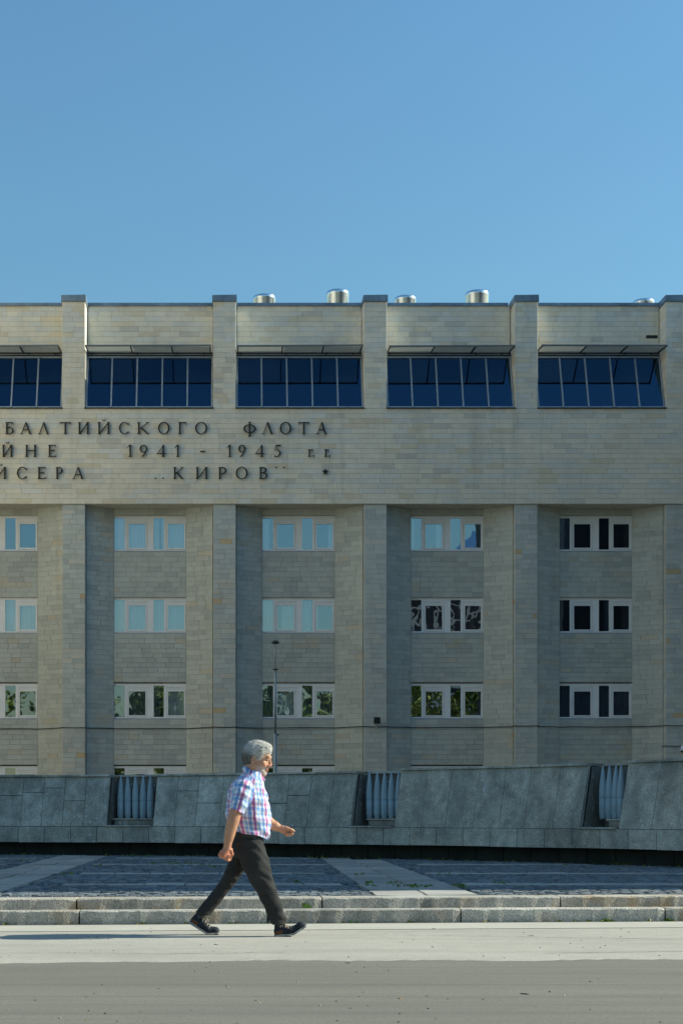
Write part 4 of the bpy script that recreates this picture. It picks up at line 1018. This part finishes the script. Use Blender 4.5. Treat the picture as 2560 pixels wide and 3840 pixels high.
# far arm and fist
B.chain([MP(912, 2960, .17), MP(962, 3052, .235), MP(985, 3074, .235)], [.055, .05, .048], .02)
B.chain([MP(975, 3066, .235), MP(1010, 3086, .225), MP(1035, 3099, .21), MP(1056, 3109, .20)], [.05, .052, .040, .029], .015)
B.chain([MP(1054, 3108, .20), MP(1068, 3113, .198), MP(1084, 3117, .198)], [.028, .034, .031], .012, .75)
for i in range(4):
    y = .168 + i * .017; dx = (3, 4, 2, -3)[i]
    B.chain([MP(1083 + dx * .5, 3110 + i * 2.5, y + .012), MP(1097 + dx, 3115 + i * 3.5, y), MP(1094 + dx, 3127 + i * 2, y - .004), MP(1079 + dx, 3130 + i * 1.2, y - .002)], [.0145, .0135, .0125, .0115], .0035)
B.chain([MP(1062, 3104, .176), MP(1078, 3106, .163), MP(1094, 3112, .158), MP(1105, 3118, .160)], [.019, .0155, .013, .0105], .006)
V, Q = B.mesh(1)
L3 = (V - hc) @ HM / HS                                        # local head coordinates
f_, s_, u_ = L3[:, 0], L3[:, 1], L3[:, 2]
skin = np.tile(np.array((.56, .31, .20)), (len(V), 1))
red = np.exp(-((V[:, 2] - mz(3200)) / .05) ** 2) * (V[:, 0] < .1) + np.exp(-((f_ - .11) ** 2 + s_ ** 2 + (u_ + .025) ** 2) / .028 ** 2) + .6 * np.exp(-((f_ - .06) ** 2 + (np.abs(s_) - .045) ** 2 + (u_ + .03) ** 2) / .03 ** 2)
skin = skin * (1 - .25 * np.clip(red, 0, 1)[:, None] * np.array((0, 1, 1)))
arm = (V[:, 2] < mz(2960)); skin[arm] *= np.array((.92, .85, .80))
beard = ((u_ < -.035) & (f_ > .0) & (u_ > -.15) & (f_ < .12)) & ~((np.abs(u_ + .0655) < .013) & (np.abs(s_) < .024)) & (f_ - .02 > -.9 * (u_ + .04) * 0)
bw = np.clip((-.038 - u_) / .02, 0, 1) * np.clip((f_ - .005) / .03, 0, 1) * beard
skin = skin * (1 - .62 * bw[:, None]) + np.array((.50, .47, .44)) * .62 * bw[:, None]
lip = (np.abs(u_ + .066) < .013) & (np.abs(s_) < .022) & (f_ > .08); skin[lip] = (.40, .14, .11)
eye = (np.abs(u_ - .008) < .0035) & (np.abs(np.abs(s_) - .031) < .013) & (f_ > .06); skin[eye] = (.05, .035, .03)
M['skin'] = material('skin', attr='tint', rough=.5, noise=((90, .86, 1.10, 3), (22, .86, 1.12, 3)), bump=(70, .35, .004), spec=.35)
npmesh('body', V, Q, M['skin'], man, colors=skin)
# --- eyebrows
m = MB()
for s in (-1, 1):
    for i in range(40):
        t = random.random(); p = hp(.094 - .012 * t, s * (.016 + .034 * t), .031 + .006 * math.sin(t * 3)); d = hs * s * .012 + hu * random.uniform(-.002, .008) + hf * .006; n_ = np.array((0, 0, .0022))
        m.face([tuple(p - n_ + np.array((0, -MY * 0, 0))), tuple(p + d), tuple(p + n_)], (.35, .34, .32))
def man_part(mb, name, mat, parent=man, smooth=False):
    me = mb.mesh(name, smooth); me.materials.append(mat); o = bpy.data.objects.new(name, me); COL.objects.link(o); o.parent = parent
    o.location = Vector((0, MY, 0)) - parent.location if parent is man else (0, 0, 0); return o
M['hair'] = material('grey_hair', attr='tint', rough=.55, spec=.4)
man_part(m, 'eyebrows', M['hair'])
# --- hair: a cap with many locks on it
H = Field(tuple(hc - .19), tuple(hc + .19), .005)
H.ell(hp(-.016, 0, .052), np.array((.104, .085, .088)) * HS, HM, .01)
H.ell(hp(-.050, 0, .004), np.array((.070, .083, .082)) * HS, HM, .05); H.ell(hp(.045, 0, .095), np.array((.045, .06, .030)) * HS, HM, .03)
H.cone(hp(.105, -.05, -.00), hp(.105, .05, -.00), .062 * HS, .062 * HS, .01, 1.0, True); H.ell(hp(.075, 0, -.065), np.array((.095, .12, .085)) * HS, HM, .01, True)
H.ell(hp(-.005, 0, -.13), np.array((.10, .12, .065)) * HS, HM, .008, True)
for s in (-1, 1): H.ell(hp(-.010, s * .085, -.014), np.array((.024, .03, .036)) * HS, HM, .005, True)
Vh, Qh = H.mesh(2)
def hair_col(P, rr=None):
    l = (P - hc) @ HM / HS; dark = np.clip((.0 - l[:, 0]) / .025, 0, 1) * np.clip((.062 - l[:, 2] + .4 * np.clip(-.05 - l[:, 0], -.05, .0)) / .05, 0, 1)
    dark = dark * (.86 + .14 * np.sin(l[:, 0] * 160 + l[:, 2] * 90))
    c = np.array((.60, .58, .55)) * (1 - dark[:, None]) + np.array((.055, .052, .048)) * dark[:, None]; return c
hair = npmesh('hair', Vh, Qh, M['hair'], man, colors=hair_col(Vh) * .75)
rr = np.random.default_rng(3); nS = 7000
pick = rr.integers(0, len(Vh), nS); P = Vh[pick]; C = hair_col(P) * rr.uniform(.55, 1.3, (nS, 1)) * np.where(rr.random((nS, 1)) < .12, 1.25, 1.0)
l = (P - hc) @ HM / HS; out = P - hp(-.02, 0, .03); out /= np.linalg.norm(out, axis=1)[:, None]
flow = -hf * (.9 + .0 * l[:, :1]) - hu * np.clip(.7 - l[:, 2:3] * 9, 0, 1.6) + hu * .25 * np.clip(l[:, 2:3] * 14 - .3, 0, 1) + .22 * np.stack([np.sin(l[:, 2] * 90), np.cos(l[:, 0] * 80), np.sin(l[:, 0] * 70 + l[:, 1] * 60)], 1) + rr.normal(0, .22, (nS, 3))
flow -= out * (flow * out).sum(1)[:, None]; flow /= np.linalg.norm(flow, axis=1)[:, None]
side = np.cross(flow, out); Ln = rr.uniform(.016, .034, (nS, 1)); wd = rr.uniform(.0010, .0022, (nS, 1)); lift = rr.uniform(.02, .40, (nS, 1)) + np.where(rr.random((nS, 1)) < .08, .2, 0)
p0 = P - out * .003; p1 = P + flow * Ln * .5 + out * Ln * lift * .6; p2 = P + flow * Ln + out * Ln * lift * .75 - np.array((0, 0, .12)) * Ln
SV = np.stack([p0 - side * wd, p0 + side * wd, p1 + side * wd * .8, p1 - side * wd * .8, p2], 1).reshape(-1, 3)
b0 = np.arange(nS) * 5; me = bpy.data.meshes.new('hair_locks')
me.from_pydata(SV.tolist(), [], np.stack([b0, b0 + 1, b0 + 2, b0 + 3], 1).tolist() + np.stack([b0 + 3, b0 + 2, b0 + 4], 1).tolist())
at = me.attributes.new('tint', 'FLOAT_COLOR', 'POINT'); at.data.foreach_set('color', np.concatenate([np.repeat(C, 5, 0), np.ones((nS * 5, 1))], 1).astype(np.float32).ravel())
me.materials.append(M['hair']); o = bpy.data.objects.new('hair_locks', me); COL.objects.link(o); o.parent = hair; o['kind'] = 'stuff'

# --- shirt
def folds(X, Y, Z):
    return .0052 * np.sin(34 * X + 21 * Z + 9 * Y + 2 * np.sin(14 * Z)) * np.clip((1.25 - Z) * 3, .2, 1) + .0036 * np.sin(70 * Z - 30 * X + 25 * Y + 2 * np.sin(17 * X)) + .003 * np.sin(26 * Y + 40 * Z)
TR = [(3160, 884, 1002, .168), (3147, 880, 1006, .172), (3123, 870, 1012.5, .180), (3097, 858, 1016.5, .186), (3068, 849, 1016.5, .190), (3027, 848, 1012, .192), (2995, 852, 1005, .194), (2960, 858, 994.5, .196),
      (2947, 862, 991, .192), (2935, 872, 989, .178), (2925, 882, 987.5, .155), (2912, 896, 986, .118), (2900, 908, 983, .088), (2890, 915, 977, .075)]
torso_rows = [(mz(p), mx(a), mx(b), 0, w_) for p, a, b, w_ in TR]
T = Field((-.09, -.36, mz(3165)), (.42, .33, mz(2862)), .0055)
T.stack(torso_rows, .015, 2.25, folds)
sl_a, sl_b = MP(912, 2952, -.165), MP(886, 3046, -.232)
ts = Field(T.lo, T.lo + (T.n - 1) * T.h, T.h)
def sleeve_rows(cy):
    return [(mz(2932), mx(885), mx(935), cy * .86, .05), (mz(2950), mx(877), mx(946), cy * .92, .066), (mz(2982), mx(870), mx(943), cy, .073), (mz(3014), mx(866.5), mx(935), cy * 1.08, .073), (mz(3032), mx(863), mx(922), cy * 1.12, .071), (mz(3056), mx(860), mx(914), cy * 1.15, .070)]
wob = lambda X, Y, Z: .004 * np.sin(60 * Z + 45 * X) + .003 * np.sin(95 * X - 40 * Z)
ts.stack(sleeve_rows(-.20), .012, 2.1, wob)
hem = lambda X, Z: (mz(3030) - (X - mx(864)) * (mz(3030) - mz(3053)) / (mx(912) - mx(864))) - Z       # slanted sleeve hem
Xg, Yg, Zg = np.meshgrid(*T.ax, indexing='ij')
ts.d = np.maximum(ts.d, hem(Xg, Zg) * .9).astype(np.float32)
T.put((slice(None),) * 3, ts.d, .010)
fs = Field(T.lo, T.lo + (T.n - 1) * T.h, T.h); fs.chain([MP(912, 2955, .16), MP(952, 3030, .225)], [.072, .07], .01); T.put((slice(None),) * 3, fs.d, .01)
zh = mz(3113) - (Xg - mx(884)) * (mz(3113) - mz(3148)) / (mx(994) - mx(884)) - .012 * np.sin((Xg - mx(860)) * 19)
T.d = np.maximum(T.d, (zh - Zg) * .95).astype(np.float32)
# collar
T.cone(MP(921, 2884, -.050), MP(986, 2924, -.040), .020, .018, .008); T.cone(MP(921, 2884, .050), MP(986, 2924, .040), .020, .018, .008); T.cone(MP(916, 2884, -.05), MP(916, 2884, .05), .020, .020, .008)
V, Q = T.mesh(1)
# plaid coordinates
cxm = np.interp(V[:, 2], *zip(*sorted([(r[0], (r[1] + r[2]) / 2) for r in torso_rows])))
ang = np.arctan2(-(V[:, 0] - cxm) * 1.0, -(V[:, 1])) ; pu = -ang * .19; pv = V[:, 2] + .10 * (V[:, 0] - cxm)
sd = np.stack([(V[:, 0] - sl_a[0]), (V[:, 1] - sl_a[1]), V[:, 2] - sl_a[2]], 1); ax_ = sl_b - sl_a; ax_ /= np.linalg.norm(ax_); al = sd @ ax_
gi = np.clip(np.round((V - T.lo) / T.h).astype(int), 0, T.n - 1); insl = (ts.d[gi[:, 0], gi[:, 1], gi[:, 2]] < .009) & (V[:, 1] < -.15)
rv = sd - al[:, None] * ax_; e1 = np.cross(ax_, (0, 1, 0)); e1 /= np.linalg.norm(e1); e2 = np.cross(ax_, e1)
sa = np.arctan2(rv @ e1, -(rv @ e2) * np.sign((np.array((0, -1, 0)) @ e2)) * -1)
pu = np.where(insl, (rv @ e1) * 1.05 + .035, pu); pv = np.where(insl, -al + .35, pv)
coll = (V[:, 2] > mz(2905) - (V[:, 0] - mx(930)) * .55) & (V[:, 0] > mx(900)) & (V[:, 2] > mz(2932)); pu = np.where(coll, pu * .5 + .06, pu); pv = np.where(coll, V[:, 2] * .6 + V[:, 0] * .6, pv)
def plaid(name):
    m = bpy.data.materials.new(name); m.use_nodes = True; N = m.node_tree.nodes; L = m.node_tree.links; bs = N['Principled BSDF']; bs.inputs['Roughness'].default_value = .85; bs.inputs['Specular IOR Level'].default_value = .2
    outs = []
    for nm, per, ph, cols in (('pu', .118, .10, ((0, (.80, .82, .86)), (.08, (.30, .44, .70)), (.27, (.24, .38, .66)), (.28, (.86, .86, .88)), (.36, (.84, .76, .80)), (.41, (.60, .24, .42)), (.56, (.52, .20, .46)), (.62, (.84, .82, .86)), (.74, (.86, .86, .88)), (.76, (.44, .58, .80)), (.91, (.48, .62, .82)), (.95, (.88, .88, .88)))),
                               ('pv', .128, .55, ((0, (.86, .86, .88)), (.10, (.54, .64, .82)), (.24, (.46, .57, .80)), (.28, (.90, .90, .90)), (.40, (.90, .86, .86)), (.44, (.80, .58, .72)), (.55, (.74, .52, .72)), (.58, (.90, .90, .92)), (.74, (.92, .92, .92)), (.78, (.60, .70, .86)), (.86, (.62, .72, .86)), (.92, (.92, .92, .92))))):
        a = N.new('ShaderNodeAttribute'); a.attribute_name = nm
        d = N.new('ShaderNodeMath'); d.operation = 'MULTIPLY_ADD'; d.inputs[1].default_value = 1 / per; d.inputs[2].default_value = ph; L.new(a.outputs['Fac'], d.inputs[0])
        fr = N.new('ShaderNodeMath'); fr.operation = 'FRACT'; L.new(d.outputs[0], fr.inputs[0])
        r_ = N.new('ShaderNodeValToRGB'); el = r_.color_ramp.elements
        while len(el) < len(cols): el.new(.5)
        for e, (p, c) in zip(el, cols): e.position = p
        for e, (p, c) in zip(sorted(el, key=lambda q: q.position), cols): e.color = c + (1,)
        L.new(fr.outputs[0], r_.inputs[0]); outs.append(r_.outputs[0])
    mxn = N.new('ShaderNodeMix'); mxn.data_type = 'RGBA'; mxn.blend_type = 'MULTIPLY'; mxn.inputs['Factor'].default_value = 1
    L.new(outs[0], mxn.inputs['A']); L.new(outs[1], mxn.inputs['B']); L.new(mxn.outputs['Result'], bs.inputs['Base Color'])
    g = N.new('ShaderNodeNewGeometry'); t = N.new('ShaderNodeTexNoise'); t.inputs['Scale'].default_value = 13; t.inputs['Detail'].default_value = 2
    mp = N.new('ShaderNodeMapping'); mp.inputs['Rotation'].default_value = (0, .7, 0); mp.inputs['Scale'].default_value = (2.2, 1, .7); L.new(g.outputs['Position'], mp.inputs[0]); L.new(mp.outputs[0], t.inputs['Vector'])
    b = N.new('ShaderNodeBump'); b.inputs['Strength'].default_value = .8; b.inputs['Distance'].default_value = .02; L.new(t.outputs['Fac'], b.inputs['Height']); L.new(b.outputs[0], bs.inputs['Normal'])
    return m
M['plaid'] = plaid('plaid_shirt_cotton')
shirt = npmesh('shirt', V, Q, M['plaid'], man, floats={'pu': pu, 'pv': pv})
shirt['label'] = 'short sleeved shirt in white, blue and magenta plaid'
# --- trousers
TF = Field((-.30, -.24, mz(3466)), (.56, .24, mz(3100)), .0058)
def tw(X, Y, Z):
    return .0030 * np.sin(75 * Z + 36 * X + 30 * Y + 2 * np.sin(20 * X)) * np.clip((Z - .55) * 4, 0, 1) + .0030 * np.sin(30 * X - 22 * Z + 40 * Y + 2 * np.sin(9 * Z)) + .0028 * np.sin(58 * Z + 55 * X + 3 * np.sin(11 * Z)) * np.exp(-((Z - .47) / .12) ** 2) + .003 * np.sin(90 * Z + 30 * X) * np.clip((.26 - Z) * 8, 0, 1)
pel = [(mz(3105), mx(882), mx(984), 0, .155), (mz(3125), mx(874), mx(988), 0, .165), (mz(3150), mx(866), mx(985), 0, .170), (mz(3185), mx(862), mx(990), -.005, .172), (mz(3215), mx(866), mx(996), -.02, .16)]
fl_ = [(mz(3150), mx(905), mx(983), -.075, .09), (mz(3185), mx(893), mx(993), -.08, .095), (mz(3215), mx(893), mx(1004), -.085, .095), (mz(3263), mx(914), mx(1015), -.09, .09), (mz(3305), mx(936), mx(1027), -.092, .08), (mz(3327), mx(950), mx(1033), -.095, .076), (mz(3384), mx(982), mx(1053), -.10, .068), (mz(3420), mx(998), mx(1064), -.10, .062), (mz(3448), mx(1009), mx(1074), -.10, .059), (mz(3464), mx(1018), mx(1066), -.10, .056)]
bl_ = [(mz(3150), mx(868), mx(950), .075, .09), (mz(3190), mx(864), mx(960), .08, .095), (mz(3215), mx(861), mx(945), .08, .095), (mz(3250), mx(849), mx(926), .08, .09), (mz(3289), mx(833), mx(902), .08, .082), (mz(3311), mx(820), mx(886), .08, .078), (mz(3359), mx(785), mx(848), .08, .070), (mz(3385), mx(764), mx(829), .08, .066), (mz(3407), mx(746), mx(808), .08, .062), (mz(3422), mx(735), mx(798), .08, .060), (mz(3434), mx(737), mx(791), .08, .058)]
TF.stack(pel, .015, 2.2, tw); TF.stack(fl_, .015, 2.2, tw); TF.stack(bl_, .010, 2.2, tw)
Xg, Yg, Zg = np.meshgrid(*TF.ax, indexing='ij')
wl = mz(3116) - (Xg - mx(884)) * (mz(3116) - mz(3148)) / (mx(994) - mx(884)); TF.d = np.maximum(TF.d, (Zg - wl) * .9).astype(np.float32)
V, Q = TF.mesh(2)
M['trouser'] = material('charcoal_cotton_twill', (.033, .033, .033), .9, ((90, .85, 1.15, 2), (4, .85, 1.12, 2)), bump=(10, .5, .025), spec=.2, stretch=(1.2, 1.2, 1.3))
tro = npmesh('trousers', V, Q, M['trouser'], man)
m = MB(); zt_, zb_ = mz(3178), mz(3170)
m.face([(mx(900), -.186, mz(3200)), (mx(915), -.187, mz(3201)), (mx(915), -.187, mz(3198)), (mx(900), -.186, mz(3197))])
m = MB(); n = 40; rows_ = []
for i in range(n + 1):                                        # belt
    a = 2 * math.pi * i / n; x = mx(934) + .126 * math.cos(a); y = .171 * math.sin(a)
    z = mz(3116) - (x - mx(884)) * (mz(3116) - mz(3148)) / (mx(994) - mx(884)); rows_.append([(x, y, z - .022), (x * 1.0, y, z + .018)])
for i in range(n): m.face([rows_[i][0], rows_[i + 1][0], rows_[i + 1][1], rows_[i][1]])
man_part(m, 'belt', M['darkmetal'], smooth=True)
# --- shoes: upper, rubber sole, laces
M['shoe'] = material('navy_suede', attr='tint', rough=.85, noise=((60, .85, 1.15, 2),), bump=(120, .2, .003))
M['sole'] = material('white_rubber', (.26, .26, .25), .7, ((40, .85, 1.1, 3),))
M['lace'] = material('beige_lace', (.50, .40, .30), .8)
M['sock'] = material('grey_sock', (.06, .07, .09), .9)
def shoe(heel, ball, toe, ankle, cy, name_lab):
    """side view points in photo pixels: sole at heel, ball and toe tip; ankle centre"""
    h0, h1, h2, an = [MP(p[0], p[1], cy) for p in (heel, ball, toe, ankle)]
    d1 = (h1 - h0) / np.linalg.norm(h1 - h0); d2 = (h2 - h1) / np.linalg.norm(h2 - h1); n1 = np.array((-d1[2], 0, d1[0])); n2 = np.array((-d2[2], 0, d2[0])); nm = (n1 + n2) / np.linalg.norm(n1 + n2)
    L1 = np.linalg.norm(h1 - h0); L2 = np.linalg.norm(h2 - h1)
    f = Field((min(h0[0], an[0]) - .09, cy - .08, min(h0[2], h1[2], h2[2]) - .03), (h2[0] + .05, cy + .08, max(an[2], h2[2]) + .06), .0038)
    f.cone(h0 + d1 * .042 + n1 * .045, h0 + d1 * .046 + n1 * .090, .038, .034, .015, .92)
    f.cone(h0 + d1 * .045 + n1 * .040, h1 + nm * .038, .036, .036, .02, 1.05)
    f.cone(h0 + d1 * .075 + n1 * .075, h1 - d1 * .03 + n1 * .050, .032, .030, .02)
    f.cone(h1 + nm * .036, h2 - d2 * .040 + n2 * .034, .036, .028, .015, 1.25)
    f.cone(h2 - d2 * .05 + n2 * .034, h2 - d2 * .034 + n2 * .030, .029, .027, .015, 1.3)
    # flatten on top of the sole
    X, Y, Z = np.meshgrid(*f.ax, indexing='ij')
    p1 = (X - h0[0]) * n1[0] + (Z - h0[2]) * n1[2] - .017; p2 = (X - h1[0]) * n2[0] + (Z - h1[2]) * n2[2] - .014
    cut = np.where((X - h1[0]) * 1.0 < 0, -p1, -p2); f.d = np.maximum(f.d, cut).astype(np.float32)
    f.cone(h0 + d1 * .055 + n1 * .110, h0 + d1 * .060 + n1 * .125, .030, .030, .004, .95, True)
    V, Q = f.mesh(1)
    lh = (V - h0) @ d1; ln = (V - h0) @ n1
    c = np.tile(np.array((.016, .020, .030)), (len(V), 1)); c[(lh < .075) & (ln < .052)] = (.105, .045, .022); c[(lh > L1 + L2 * .45)] = (.035, .042, .05)
    up = npmesh('shoe', V, Q, M['shoe'], man, colors=c); up['label'] = name_lab
    # sole outline following the bent foot
    m = MB(); top, bot = [], []; n = 26; ring = []
    def along(t):
        s = t * (L1 + L2)
        if s < L1: q, dd, nn = h0 + d1 * s, d1, n1
        else: q, dd, nn = h1 + d2 * (s - L1), d2, n2
        b = np.clip((s - L1 + .02) / .04, 0, 1); nn = n1 * (1 - b) + n2 * b; return q, nn / np.linalg.norm(nn)
    half = lambda t: .036 + .012 * math.sin(min(max((t - .25) / .6, 0), 1) * math.pi) if .06 < t < .93 else (.036 * math.sqrt(max(0, 1 - ((.06 - t) / .062) ** 2)) if t <= .06 else .034 * math.sqrt(max(0, 1 - ((t - .93) / .072) ** 2)))
    L_, R_ = [], []
    for i in range(n + 1):
        t = i / n; q, nn = along(t); w_ = half(t) + .004; th = .020 if t < .3 else .016
        L_.append((q + np.array((0, -w_, 0)), q + np.array((0, -w_, 0)) + nn * th)); R_.append((q + np.array((0, w_, 0)), q + np.array((0, w_, 0)) + nn * th))
    for i in range(n):
        m.face([L_[i][0], L_[i + 1][0], L_[i + 1][1], L_[i][1]]); m.face([R_[i + 1][0], R_[i][0], R_[i][1], R_[i + 1][1]])
        m.face([L_[i][1], L_[i + 1][1], R_[i + 1][1], R_[i][1]]); m.face([L_[i + 1][0], L_[i][0], R_[i][0], R_[i + 1][0]])
    man_part(m, 'sole', M['sole'], up)
    m = MB()
    for i in range(5):
        q = h0 + d1 * (L1 * (.50 + .13 * i)) + n1 * (.106 - .011 * i)
        m.tube([q + np.array((0, -.040, 0)) - n1 * .022, q + np.array((.004, -.022, 0)), q + np.array((-.006, .012, 0)) , q + np.array((0, .036, 0)) - n1 * .02], .0042, 6)
    q = h0 + d1 * (L1 * .50) + n1 * .110
    for sx in (1, -1):
        m.tube([q + np.array((0, -.02, 0)), q + np.array((.014 * sx, -.035, .016)), q + np.array((.026 * sx, -.045, .002)), q + np.array((.004, -.024, 0))], .0034, 6)
        m.tube([q + np.array((0, -.02, 0)), q + np.array((.02 * sx + .01, -.044, -.01)), q + np.array((.028 * sx + .012, -.05, -.03))], .0032, 6)
    man_part(m, 'laces', M['lace'], up, True)
    m = MB(); m.tube([h0 + d1 * .055 + n1 * .07, an + (an - h0) * .12], [.034, .040], 16); man_part(m, 'sock', M['sock'], up, True)
    return up
shoe((1027, 3511), (1098, 3502), (1152, 3468), (1044, 3450), -.10, 'dark blue shoe of the forward foot, heel down and toe raised')
shoe((705, 3463), (777, 3507), (826, 3505), (757, 3420), .08, 'dark blue shoe of the trailing foot, heel lifted')

# ------------------------------------------------------------------ grit and small litter on pavement and road
gr = random.Random(21); gm = MB()
for i in range(120):
    y = gr.uniform(7.2, 13.9); x = gr.uniform(-.16 * y - .2, .312 * y + .2); z = .001 if y > 10.7 + .05 * x else -.003
    a = gr.uniform(0, 3.14); sx, sy, h = gr.uniform(.004, .010), gr.uniform(.003, .006), gr.uniform(.002, .006); c, q = math.cos(a), math.sin(a)
    if gr.random() < .06: sx, sy = gr.uniform(.02, .035), gr.uniform(.008, .014)
    t = gr.choice([(.10, .09, .075), (.13, .11, .08), (.35, .33, .29), (.16, .15, .13), (.22, .15, .06)])
    P = [(x + c * u * sx - q * v * sy, y + q * u * sx + c * v * sy) for u, v in ((-1, -1), (1, -.8), (.8, 1), (-.9, .9))]
    gm.hexa([(px_, py_, z) for px_, py_ in P] + [(x + (px_ - x) * .6, y + (py_ - y) * .6, z + h) for px_, py_ in P], t, skip=(0,))
M['grit'] = material('grit', attr='tint', rough=.9)
o = gm.build('grit', M['grit']); tag(o, 'scattered grit and leaf bits on the pavement and road', 'grit', kind='stuff')
